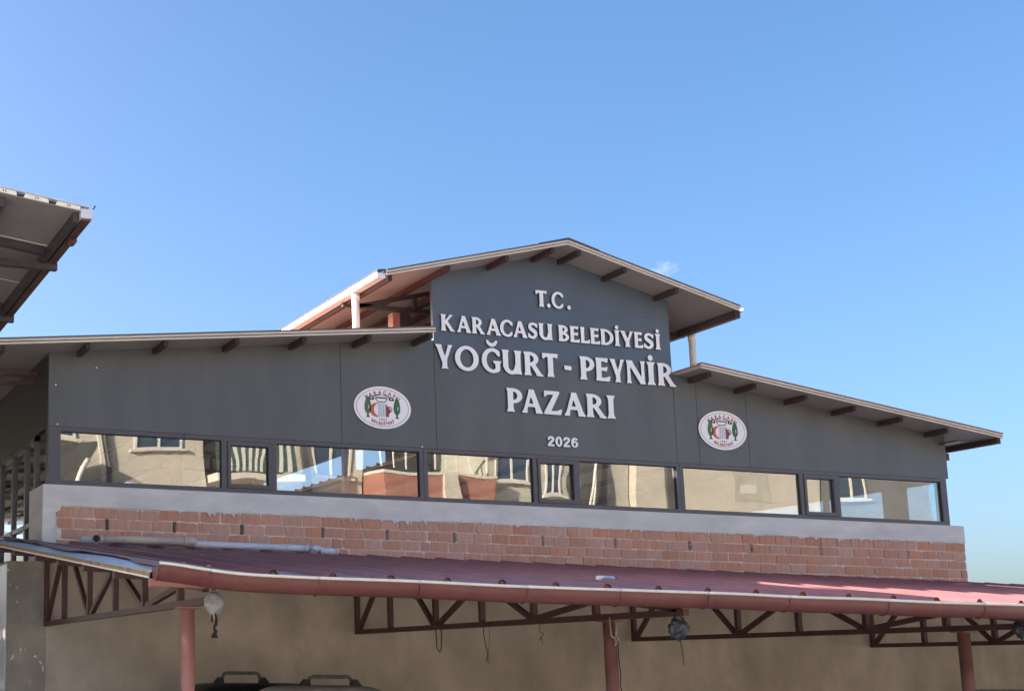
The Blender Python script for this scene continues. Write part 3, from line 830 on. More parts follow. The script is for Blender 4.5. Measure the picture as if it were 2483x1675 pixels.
p = cord('cord', [(xt, -1.40, 1.88), (xt - .01, -1.435, 1.80), (xt - .01, -1.44, 1.70), (xt, -1.465, 1.665), (xt, -1.49, 1.69), (xt, -1.50, 1.80), (xt, -1.49, 1.88)], 0.0045, 'rope', 'dark looped cord with hooked tails hanging from middle of the truss')
cord('cord', [(xt, -2.13, 1.90), (xt - .01, -2.135, 1.80), (xt, -2.15, 1.69), (xt, -2.17, 1.665), (xt, -2.16, 1.62), (xt, -2.15, 1.585)], 0.0045, 'rope_green', 'green twine hanging from the truss, left of the knotted twine')
cord('cord', [(xt, -2.20, 1.89), (xt, -2.20, 1.75), (xt, -2.185, 1.68), (xt, -2.18, 1.57)], 0.002, 'rope_green', 'thin grey thread hanging beside the green twine')
cord('cord', [(xt, -2.86, 1.87), (xt, -2.85, 1.79), (xt, -2.90, 1.775), (xt, -2.87, 1.755), (xt, -2.83, 1.73), (xt, -2.87, 1.745), (xt, -2.88, 1.70)], 0.003, 'rope_green', 'short knotted twine hanging near the end of the truss')
cord('cord', [(5.52, -4.29, 1.72), (5.523, -4.30, 1.64), (5.526, -4.303, 1.565), (5.526, -4.303, 1.550)], 0.0025, 'rope', 'thin pull cord hanging straight below the bagged lamp')
rg = MB()
rg.tube([(5.478, -3.69, 1.86), (5.472, -3.70, 1.80), (5.480, -3.695, 1.74), (5.50, -3.70, 1.728), (5.512, -3.70, 1.74), (5.517, -3.70, 1.80), (5.512, -3.695, 1.835)], [.006, .005, .007, .008, .009, .007, .004], 8)
rg.tube([(5.50, -3.702, 1.73), (5.508, -3.705, 1.70), (5.498, -3.702, 1.672)], [.007, .009, .004], 7)
rg.tube([(5.515, -3.703, 1.745), (5.528, -3.705, 1.715), (5.532, -3.70, 1.70)], [.006, .007, .003], 7)
rg.build('rag', 'rag', None, label='strip of tan rag knotted round the top of middle column', category='rag')
cord('cable', [(5.545, -3.65, 1.82), (5.556, -3.66, 1.72), (5.553, -3.66, 1.60), (5.562, -3.66, 1.50), (5.558, -3.655, 1.42), (5.575, -3.66, 1.33), (5.57, -3.66, 1.2), (5.58, -3.66, 0.6), (5.575, -3.66, .02)], 0.0035, 'rope', 'thin dark cable trailing down the right of the middle column', 'cable')

# ------------------------------------------------ bins
def bin_(x0, x1, y0, y1, zl, lidm, hx0, hx1, hy, hz, lab, lab_lid):
    p = thing('waste_bin', lab, 'bin', ((x0 + x1) / 2, (y0 + y1) / 2, 0))
    b = MB(); i = .10
    vs = [(x0 + i, y0 + i, .18), (x1 - i, y0 + i, .18), (x1 - i, y1 - i, .18), (x0 + i, y1 - i, .18), (x0 + .02, y0 + .02, zl - .16), (x1 - .02, y0 + .02, zl - .16), (x1 - .02, y1 - .02, zl - .16), (x0 + .02, y1 - .02, zl - .16)]
    b.add(vs, [(0, 3, 2, 1), (4, 5, 6, 7), (0, 1, 5, 4), (1, 2, 6, 5), (2, 3, 7, 6), (3, 0, 4, 7)])
    for q in range(4): 
        xx = x0 + .2 + (x1 - x0 - .4) * q / 3
        b.box(xx - .015, xx + .015, y0 + .035, y0 + .075, .45, zl - .2)
    b.build('bin_body', 'bin_body', p)
    MB().box(x0 - .012, x1 + .012, y0 - .012, y1 + .012, zl - .18, zl - .155).build('rim', 'bin_black', p)
    # domed lid
    l = MB(); n = 24; mm = 16
    for j in range(mm + 1):
        v = j / mm
        for k2 in range(n + 1):
            u = k2 / n
            du = 1 - abs(2 * u - 1) ** 7; dv = 1 - abs(2 * v - 1) ** 5
            l.v.append((x0 + (x1 - x0) * u, y0 + (y1 - y0) * v, zl - .150 + .150 * (du * dv) ** .62))
    for j in range(mm):
        for k2 in range(n):
            a = j * (n + 1) + k2; l.f.append([a, a + 1, a + n + 2, a + n + 1]); l.m.append(0); l.s.append(True)
    l.build('lid', lidm, p, label=lab_lid)
    h = MB(); zz = zl
    h.tube([(hx0, hy, zz - .015), (hx0 + .028, hy, hz - .010), (hx0 + .05, hy, hz), (hx1 - .05, hy, hz), (hx1 - .028, hy, hz - .012), (hx1, hy, zz - .02)], 0.014, 12)
    ho = h.build('handle', 'handle', p)
    for hx, sg in ((hx0, -1), (hx1, 1)):
        c = MB(); c.prism([(hx - .02, zz + .045), (hx + .02, zz + .045), (hx + .032 + (.05 if sg > 0 else 0), zz - .03), (hx - .032 - (.05 if sg < 0 else 0), zz - .03)], hy - .022, hy + .022)
        c.build('handle_socket', 'bin_black', ho)
    for wx in (x0 + .2, x1 - .2):
        for wy in (y0 + .2, y1 - .2):
            MB().tube([(wx - .025, wy, .09), (wx + .025, wy, .09)], .09, 18).box(wx - .012, wx + .012, wy - .02, wy + .02, .09, .2).build('wheel', 'bin_black', p)
bin_(3.52, 4.62, -1.32, -0.62, 1.415, 'bin_black', 3.795, 4.155, -1.02, 1.493, 'waste bin with black lid and worn bar handle beside the pink column', 'glossy black lid')
bin_(3.88, 4.82, -2.05, -1.345, 1.405, 'bin_grey', 4.235, 4.63, -1.70, 1.468, 'waste bin with faded grey lid and black handle under the truss', 'faded grey lid')
b = MB(); b.box(12.62, 14.2, -0.10, -0.02, 0.0, 1.338).build('board', 'bark', None, label='dark board standing against the wall in the lower right corner', category='board')

# ================================================================== sign lettering
GLY = json.loads('''{"I":[[35,0,13,9,13,21,103,82,151,124,181,167,198,221,201,755,188,815,162,863,107,915,25,970,18,979,19,988,42,998,99,1001,908,1001,951,999,972,994,982,985,979,973,893,915,839,864,817,827,802,779,799,245,812,185,839,136,894,84,981,27,989,18,987,9,966,0,937,-2,599,11,373,10,85,-2]],"I.":[[35,0,13,9,13,21,103,82,151,124,181,167,198,221,201,755,188,815,162,863,107,915,25,970,18,979,19,988,42,998,99,1001,908,1001,951,999,972,994,982,985,979,973,893,915,839,864,817,827,802,779,799,245,812,185,839,136,894,84,981,27,989,18,987,9,966,0,937,-2,599,11,373,10,85,-2],[458,1054,401,1060,352,1070,303,1085,268,1102,236,1124,217,1148,209,1170,211,1197,225,1221,247,1242,283,1264,321,1279,373,1292,430,1301,479,1304,542,1303,599,1297,648,1288,697,1272,732,1256,764,1233,783,1209,791,1188,789,1161,775,1136,753,1115,717,1094,679,1079,627,1065,570,1057,521,1053]],"T":[[295,2,279,10,276,24,320,115,332,161,339,209,339,779,334,821,326,834,310,840,252,841,209,837,182,828,112,781,93,772,62,770,16,779,4,788,-1,806,-2,961,1,982,7,991,16,997,43,1001,671,1002,965,1001,988,994,995,988,998,979,993,955,956,830,949,815,938,806,919,804,829,831,787,839,740,843,694,841,682,834,676,821,672,782,673,200,680,155,691,115,705,82,734,30,735,15,728,6,709,2,554,11,438,10,318,2]],"E":[[237,3,200,9,176,11,33,4,16,9,7,21,8,33,38,118,51,200,51,782,50,812,39,876,26,921,7,970,6,985,12,994,20,998,53,1001,833,1001,857,1000,873,994,882,982,880,964,835,827,829,815,820,809,808,806,796,807,686,832,596,845,486,850,424,848,410,839,404,821,402,709,403,612,408,599,420,592,441,590,531,589,588,593,682,605,800,628,816,626,829,621,835,615,837,606,832,585,782,448,773,433,763,427,739,424,620,442,535,450,433,450,416,446,408,441,402,418,402,200,404,176,412,161,424,155,449,153,592,153,657,159,763,177,833,196,906,220,935,225,967,225,984,221,996,209,996,194,942,27,932,12,914,4,873,2]],"L":[[40,3,28,4,16,9,10,15,8,24,43,118,58,200,58,794,45,876,30,921,6,973,8,990,24,999,60,1002,419,1001,444,998,455,991,458,976,423,894,406,812,405,558,405,203,408,179,415,165,431,157,460,156,565,156,645,164,706,175,762,190,815,208,907,247,948,250,980,247,989,242,996,234,997,215,945,45,934,18,919,6,887,2,262,2,177,11]],"P":[[24,2,8,10,5,24,51,115,64,161,71,209,71,782,66,827,57,867,41,909,7,970,4,982,8,991,24,999,57,1001,445,1001,534,993,615,980,713,956,794,926,854,894,895,867,935,832,964,797,983,764,997,727,1002,697,1000,655,988,615,958,564,915,518,861,479,798,445,721,415,636,393,555,378,445,368,433,365,425,359,419,336,422,182,429,145,442,106,484,27,485,18,481,9,470,3,453,2,296,11,174,10,49,2],[436,509,462,509,506,516,543,527,579,543,607,560,632,579,652,600,670,627,679,648,682,670,682,703,676,727,666,748,651,770,627,794,603,811,555,837,498,854,449,859,437,856,429,847,419,794,419,536,423,518]],"R":[[915,-12,668,2,655,4,646,9,639,21,636,48,631,70,621,91,605,115,383,397,367,412,351,416,342,415,332,411,325,397,325,200,331,155,341,109,375,27,376,18,372,9,364,3,351,2,238,11,135,10,28,2,16,3,9,7,4,15,4,27,39,115,49,158,54,206,55,758,54,803,43,870,33,906,4,976,7,991,13,996,22,1000,345,1001,433,990,505,973,577,947,630,919,674,886,718,841,735,815,748,791,759,761,765,733,766,706,764,682,759,658,747,624,722,582,683,539,614,487,609,479,609,470,618,452,649,410,871,127,922,79,937,70,972,57,987,39,995,21,993,12,987,6,950,-11],[344,552,364,553,395,560,420,569,445,583,483,612,502,636,514,658,521,679,524,700,524,721,519,745,498,786,464,821,423,846,379,861,348,864,339,860,333,852,325,794,325,579,329,559,335,554]],"B":[[40,3,28,4,16,9,10,15,8,24,43,118,58,200,58,794,46,873,31,918,6,973,5,982,9,991,20,998,44,1001,415,1001,504,992,560,982,661,956,714,937,754,918,815,879,847,849,867,824,888,782,897,742,893,709,876,667,854,633,820,600,781,573,720,539,713,533,711,527,722,517,819,481,879,449,939,403,972,364,986,339,996,312,997,258,978,209,944,165,883,118,815,81,722,48,601,19,524,8,444,2,173,2,109,7],[429,142,452,142,496,149,532,158,569,170,625,199,650,218,666,236,676,255,682,276,681,294,675,312,649,346,601,379,551,400,492,415,431,423,419,421,411,415,405,394,406,194,413,155,419,147],[422,609,440,609,468,615,520,636,561,664,588,697,598,733,593,767,569,803,536,830,496,851,452,864,427,864,419,859,414,852,405,800,405,636,409,618]],"D":[[113,3,81,7,26,4,13,9,6,21,7,33,31,124,39,188,40,218,40,800,29,888,5,973,4,982,7,991,16,998,35,1001,310,1002,339,1000,432,990,513,975,594,952,659,927,734,891,784,860,819,834,859,800,896,761,925,724,945,692,966,652,983,606,998,536,998,476,995,445,985,400,970,358,949,315,927,279,899,242,862,203,792,145,710,96,655,71,597,49,497,22,394,5,342,2],[341,145,390,151,455,166,513,189,565,218,606,248,652,291,688,339,712,385,726,427,734,473,733,536,723,585,707,627,681,672,648,713,604,755,565,782,526,804,452,835,406,846,352,855,332,852,323,842,318,800,318,194,323,158,329,150]],"O":[[446,-21,402,-14,357,-2,305,17,258,40,219,65,178,97,140,133,108,171,82,209,58,250,37,297,20,345,8,397,0,448,0,552,8,603,21,658,38,706,61,755,90,803,122,846,147,874,185,909,225,939,266,964,310,985,363,1004,407,1015,452,1022,551,1021,596,1014,640,1002,693,983,740,960,778,935,819,903,857,867,889,829,915,791,939,750,960,703,977,655,990,603,997,552,999,500,997,448,990,397,976,342,959,294,937,245,907,197,875,154,850,126,812,91,772,61,731,36,687,15,634,-4,590,-15,546,-22],[471,124,524,124,557,130,582,139,608,152,632,167,657,187,682,212,705,242,724,273,754,336,765,370,774,412,782,485,782,509,778,561,765,630,744,688,713,745,677,794,650,818,623,839,576,864,526,876,474,876,440,870,416,861,390,848,366,833,341,813,315,788,292,758,273,727,243,664,233,630,223,588,215,515,215,491,219,439,233,370,253,312,284,255,321,206,347,182,374,161,421,136]],"C":[[517,-21,454,-12,384,6,328,27,265,57,213,91,162,132,116,182,79,230,51,279,26,339,10,391,-1,452,-1,536,3,573,15,627,38,694,70,754,116,818,164,870,228,920,291,957,374,991,454,1012,530,1022,613,1023,646,1020,709,1009,775,991,821,973,887,941,937,908,985,870,998,852,1001,827,994,706,987,687,977,682,960,681,861,704,841,712,824,730,795,768,765,798,730,824,692,846,656,861,619,869,579,871,533,869,497,862,457,846,424,827,386,800,356,770,331,738,307,700,288,661,276,627,267,588,257,509,262,436,278,367,304,306,344,244,387,199,447,159,497,138,540,130,606,129,649,137,702,159,752,191,785,221,831,279,848,292,874,300,944,315,960,312,969,300,972,273,963,133,955,109,932,88,890,61,848,39,798,17,735,-3,685,-14,629,-22]],"G":[[498,-21,441,-13,383,2,329,21,281,43,243,65,198,97,159,130,125,167,89,212,59,261,38,303,19,358,8,397,0,448,-1,542,5,588,14,627,35,688,49,721,73,764,96,798,152,864,214,915,250,939,284,958,326,978,371,994,460,1016,511,1022,594,1023,633,1019,681,1010,728,997,783,978,840,950,888,920,927,889,933,879,937,867,937,715,934,700,927,691,917,687,901,687,818,708,802,721,771,764,748,789,721,812,690,834,655,852,623,864,588,870,550,871,502,867,460,855,419,834,373,800,335,760,307,718,282,670,265,621,253,564,248,503,252,442,263,385,280,333,305,285,334,242,369,203,406,175,441,154,479,138,518,130,575,129,610,133,655,148,674,158,685,167,690,176,692,191,690,360,685,370,677,376,613,396,604,401,596,409,590,427,590,470,597,485,607,492,636,495,971,495,984,492,994,485,1000,473,1001,458,998,442,993,433,949,400,942,391,939,382,937,127,934,109,923,95,843,36,831,33,802,30,709,-3,661,-14,607,-22],[511,1078,463,1088,412,1106,369,1130,331,1161,298,1200,275,1242,257,1300,255,1318,258,1333,265,1343,281,1349,329,1350,351,1347,367,1337,393,1303,414,1282,457,1253,486,1241,514,1235,543,1232,575,1235,610,1244,652,1265,687,1293,725,1340,735,1346,751,1349,808,1349,821,1345,830,1336,834,1324,833,1309,827,1279,818,1252,802,1218,776,1182,735,1142,703,1119,655,1097,607,1083,569,1078]],"U":[[443,-18,375,-7,319,11,266,35,214,70,164,117,138,148,108,200,81,261,60,282,53,294,48,315,54,376,54,833,49,867,39,903,5,973,4,982,7,991,12,996,22,1000,53,1002,341,1001,359,998,368,991,371,982,370,973,346,930,335,903,326,870,321,833,320,376,326,315,324,288,325,276,343,233,365,200,396,170,430,150,471,142,505,146,539,161,570,185,599,221,620,264,632,309,640,373,647,383,672,395,677,403,679,412,679,785,675,827,666,873,654,912,628,973,628,990,638,998,659,1001,960,1001,985,998,994,990,995,976,969,915,959,885,948,830,943,779,943,233,947,179,955,133,967,91,995,27,996,18,993,9,985,3,972,1,867,10,752,10,653,1,613,3,551,-12,502,-19]],"Y":[[337,3,326,12,327,24,370,73,380,91,385,109,388,148,388,248,386,267,110,836,69,900,11,967,5,979,6,988,17,998,40,1001,327,1001,343,1000,357,995,367,979,372,915,391,852,532,558,543,547,550,547,557,552,591,621,705,867,719,921,722,982,730,994,740,999,757,1001,963,1001,985,997,992,991,995,985,990,970,935,909,892,842,699,436,675,376,672,345,673,112,678,94,687,76,703,55,730,27,734,18,733,12,724,3,710,1,573,11,470,10,357,1]],"K":[[19,2,6,10,4,24,39,115,49,161,55,209,55,782,51,827,44,867,31,909,5,970,3,982,7,991,19,999,44,1001,342,1001,361,999,370,994,375,985,375,973,341,891,332,852,326,809,325,685,328,670,335,664,345,667,355,676,556,891,588,933,614,985,624,995,636,1000,655,1001,828,1001,853,998,859,993,863,985,861,976,856,970,785,918,739,879,595,727,503,627,497,612,502,598,561,512,840,159,890,105,931,73,987,33,994,21,991,10,978,3,953,2,677,2,661,3,649,8,640,21,634,58,627,79,599,127,361,429,348,441,339,445,329,439,325,421,325,197,331,152,341,109,375,27,376,18,372,9,364,3,351,2,229,11,135,10,38,2]],"A":[[24,3,13,6,6,12,4,27,10,39,48,92,73,133,102,191,123,245,336,876,347,924,342,982,345,991,350,996,360,1000,375,1001,559,1001,577,999,590,991,602,967,762,533,882,212,925,127,955,82,992,33,995,18,988,7,976,3,958,2,686,2,662,5,652,12,647,24,647,85,635,164,615,233,608,248,601,256,592,260,577,262,329,262,311,261,299,257,290,245,282,224,269,173,262,136,258,103,259,24,256,15,251,9,239,3,224,2],[363,406,520,405,532,406,541,412,543,421,541,433,474,615,458,658,450,671,441,675,432,665,352,430,352,415,356,409]],"N":[[19,0,8,6,4,21,23,73,35,112,44,164,49,212,49,776,45,830,36,882,23,927,6,973,6,985,12,994,22,999,41,1001,291,1001,313,1000,329,993,339,979,378,900,437,803,753,351,769,331,778,325,784,327,787,333,789,355,789,770,785,824,778,870,764,924,746,970,746,988,754,997,772,1001,968,1001,984,998,993,991,996,982,994,970,977,924,962,870,955,818,951,748,951,230,961,136,977,76,995,27,997,15,993,6,984,0,975,-1,940,1,810,2,759,-1,733,3,715,13,699,33,250,675,234,695,225,701,221,700,217,694,214,670,214,200,225,121,237,79,256,27,258,12,252,3,241,-1,168,9,136,11,98,10,35,0]],"Z":[[23,3,7,11,-1,27,-1,76,9,103,521,806,534,830,532,836,527,841,503,844,363,844,207,834,193,830,183,823,132,764,117,752,90,747,63,747,47,750,34,761,29,779,39,970,41,982,46,991,60,999,83,1001,850,1001,869,997,880,988,884,976,885,952,882,918,871,894,426,197,413,170,415,164,420,159,440,156,620,156,677,161,737,171,790,186,860,212,923,241,950,244,980,242,990,237,995,230,997,212,953,36,941,12,927,4,903,2,363,2,343,3,313,11,287,3,270,2]],"S":[[419,-6,367,-2,316,6,205,33,37,65,15,73,2,85,-2,109,-2,291,5,309,23,319,47,322,93,322,116,320,130,315,198,273,251,212,274,194,340,166,395,154,433,154,474,159,516,169,549,182,577,200,605,225,625,252,632,273,630,288,624,300,609,315,590,327,409,410,260,471,199,503,152,536,93,594,63,639,46,685,46,745,65,800,97,852,138,891,200,929,233,943,288,961,391,986,474,997,567,999,609,995,660,987,795,955,963,934,986,926,997,915,1002,891,1002,730,995,712,977,702,958,699,916,699,874,704,800,742,738,788,712,803,623,832,563,843,535,842,502,837,456,823,414,806,380,785,370,770,367,755,369,739,379,727,399,712,432,694,470,677,614,628,670,605,809,533,875,491,922,448,953,403,972,355,978,318,977,297,959,233,926,179,895,145,865,119,819,84,781,62,744,43,703,27,609,5,507,-7]],"-":[[855,351,145,366,60,370,26,375,5,385,-3,400,0,521,15,533,43,541,77,543,137,542,829,528,932,525,974,519,995,509,1003,494,1000,373,985,361,957,353,915,350]],".":[[447,-18,341,-11,247,-1,173,12,94,33,44,55,9,79,-4,100,-3,127,16,152,59,177,106,195,188,215,271,229,376,239,459,243,549,242,659,236,753,226,824,213,895,194,948,173,988,145,1003,124,1002,97,977,70,936,45,885,27,812,9,741,-3,635,-13,529,-19]],"0":[[479,-9,428,-4,376,6,330,20,284,39,194,94,154,127,122,161,90,203,59,252,36,300,17,352,-2,442,-2,552,14,639,53,736,107,821,170,887,210,918,260,948,294,966,335,982,376,994,428,1004,485,1009,521,1009,572,1004,624,993,665,981,709,964,753,941,794,914,830,885,867,848,902,806,932,761,973,673,997,582,1002,536,1002,464,985,367,950,273,900,191,834,118,796,88,758,62,716,39,670,20,624,7,572,-4,521,-9],[494,170,521,174,544,188,576,221,595,252,612,291,630,352,647,473,646,536,640,594,628,655,608,718,586,764,560,797,531,821,505,830,479,827,457,815,429,788,407,755,386,709,371,661,353,548,354,436,366,361,385,294,408,242,434,206,464,180,479,173]],"2":[[37,3,14,9,0,24,-2,118,2,133,26,164,58,228,175,336,266,412,334,461,492,565,542,603,582,639,616,676,630,700,635,724,631,742,620,758,602,768,571,778,534,785,503,787,471,784,435,777,403,766,384,752,348,667,332,645,310,627,276,612,230,601,188,597,152,600,105,611,68,627,45,645,26,673,21,703,41,785,52,815,76,855,105,883,157,916,209,940,277,963,366,983,445,994,524,997,618,989,738,964,822,935,892,900,944,858,980,809,1001,755,1002,700,994,661,969,612,937,568,892,521,798,442,607,316,549,273,486,218,479,209,479,200,492,192,513,190,921,189,963,185,979,175,986,158,987,42,983,21,975,12,963,6,927,2]],"6":[[474,-9,397,-2,314,14,247,35,191,61,143,88,93,127,56,167,25,215,8,252,-2,294,3,555,18,627,38,685,60,730,88,779,119,819,155,855,199,888,273,931,330,956,392,976,469,992,521,997,557,997,613,990,675,976,737,956,889,894,912,882,933,864,950,830,945,794,923,767,876,741,825,730,763,731,694,745,577,781,546,783,515,773,470,745,440,718,416,685,413,670,424,661,557,658,644,646,732,622,784,602,820,583,887,539,918,512,944,482,984,415,1002,348,999,285,991,255,975,218,953,182,928,150,902,124,866,96,782,48,737,30,691,16,634,4,582,-4,515,-10],[472,170,500,167,531,171,562,182,588,197,610,215,628,236,641,261,651,291,651,361,642,388,629,412,606,439,582,458,552,474,521,482,485,482,454,477,423,463,395,442,373,415,365,370,344,321,345,300,354,267,380,224,401,203,422,188,443,178]]}''')
def glyph_mesh(ch, x0, x1, zb, h, y0=-0.001, y1=-0.022):
    cu = bpy.data.curves.new('glyph', 'CURVE'); cu.dimensions = '2D'; cu.fill_mode = 'BOTH'
    for lp in GLY[ch]:
        n = len(lp) // 2
        sp = cu.splines.new('POLY'); sp.points.add(n - 1); sp.use_cyclic_u = True
        for i in range(n):
            sp.points[i].co = (x0 + (x1 - x0) * lp[2 * i] / 1000, zb + h * lp[2 * i + 1] / 1000, 0, 1)
    cu.extrude = abs(y1 - y0) / 2
    return curve_to_mesh(cu, (y0 + y1) / 2)
def curve_to_mesh(cu, ymid, mats=('white', 'dark_edge')):
    ob = bpy.data.objects.new('tmp_curve', cu); COL.objects.link(ob)
    dg = bpy.context.evaluated_depsgraph_get()
    me = bpy.data.meshes.new_from_object(ob.evaluated_get(dg))
    bpy.data.objects.remove(ob); bpy.data.curves.remove(cu)
    for v in me.vertices:
        x, z, d = v.co
        v.co = (x, ymid - d, z)
    me.materials.clear()
    for m in mats: me.materials.append(M[m])
    me.update()
    for p in me.polygons:
        p.material_index = 0 if (len(mats) == 1 or abs(p.normal.y) > 0.7) else 1
        p.use_smooth = False
    return me
def sign_line(lab, zb, h, items):
    t = thing('sign_lettering', lab, 'lettering', ((items[0][1] + items[-1][2]) / 2, -0.012, zb), 'raised white sign lettering on the grey facade')
    for ch, a, b2 in items:
        link('letter', glyph_mesh(ch, a, b2, zb, h), t)
sign_line('short top line of white raised letters, two initials with full stops', 5.108, 0.168,
          [('T', 7.565, 7.695), ('.', 7.693, 7.733), ('C', 7.748, 7.885), ('.', 7.928, 7.968)])
sign_line('second line of white raised letters, two long words', 4.772, 0.166,
          [('K', 6.485, 6.64), ('A', 6.66, 6.821), ('R', 6.827, 6.972), ('A', 6.988, 7.153), ('C', 7.143, 7.285), ('A', 7.29, 7.453), ('S', 7.458, 7.568), ('U', 7.579, 7.742),
           ('B', 7.807, 7.932), ('E', 7.943, 8.058), ('L', 8.064, 8.177), ('E', 8.181, 8.297), ('D', 8.303, 8.454), ('I.', 8.466, 8.532), ('Y', 8.539, 8.695), ('E', 8.704, 8.812), ('S', 8.82, 8.938), ('I.', 8.956, 9.024)])
sign_line('largest third line of white raised letters, two words joined by a hyphen', 4.396, 0.239,
          [('Y', 6.415, 6.602), ('O', 6.628, 6.888), ('G', 6.923, 7.139), ('U', 7.147, 7.371), ('R', 7.394, 7.613), ('T', 7.607, 7.788), ('-', 7.857, 7.939), ('P', 8.037, 8.209), ('E', 8.222, 8.392),
           ('Y', 8.392, 8.566), ('N', 8.586, 8.814), ('I.', 8.832, 8.935), ('R', 8.96, 9.183)])
sign_line('fourth line of white raised letters, one word above the year', 4.017, 0.237,
          [('P', 7.182, 7.359), ('A', 7.349, 7.590), ('Z', 7.601, 7.806), ('A', 7.832, 8.08), ('R', 8.089, 8.324), ('I', 8.329, 8.431)])

def text_mesh(body, size, x, z, y, align='CENTER', bold=0.0, ext=0.0, rot=0.0, mats=('white', 'dark_edge'), sx=1.0):
    cu = bpy.data.curves.new('txt', 'FONT'); cu.body = body; cu.size = size; cu.align_x = align
    cu.offset = bold; cu.extrude = ext; cu.resolution_u = 4
    ob = bpy.data.objects.new('tmp_text', cu); COL.objects.link(ob)
    dg = bpy.context.evaluated_depsgraph_get()
    me = bpy.data.meshes.new_from_object(ob.evaluated_get(dg))
    bpy.data.objects.remove(ob); bpy.data.curves.remove(cu)
    c, s = math.cos(rot), math.sin(rot)
    for v in me.vertices:
        px, pz, d = v.co[0] * sx, v.co[1], v.co[2]
        v.co = (x + px * c - pz * s, y - d, z + px * s + pz * c)
    me.materials.clear()
    for m in mats: me.materials.append(M[m])
    me.update()
    for p in me.polygons: p.material_index = 0 if (len(mats) == 1 or abs(p.normal.y) > 0.7) else 1
    return me
yr = thing('sign_year', 'white raised four-digit year below the sign lettering', 'lettering', (7.8, -0.012, 3.70), 'raised white sign lettering on the grey facade')
for ch, xx in zip('2026', (7.625, 7.715, 7.805, 7.895)):
    link('digit', glyph_mesh(ch, xx, xx + 0.080, 3.701, 0.100, y1=-0.018), yr)

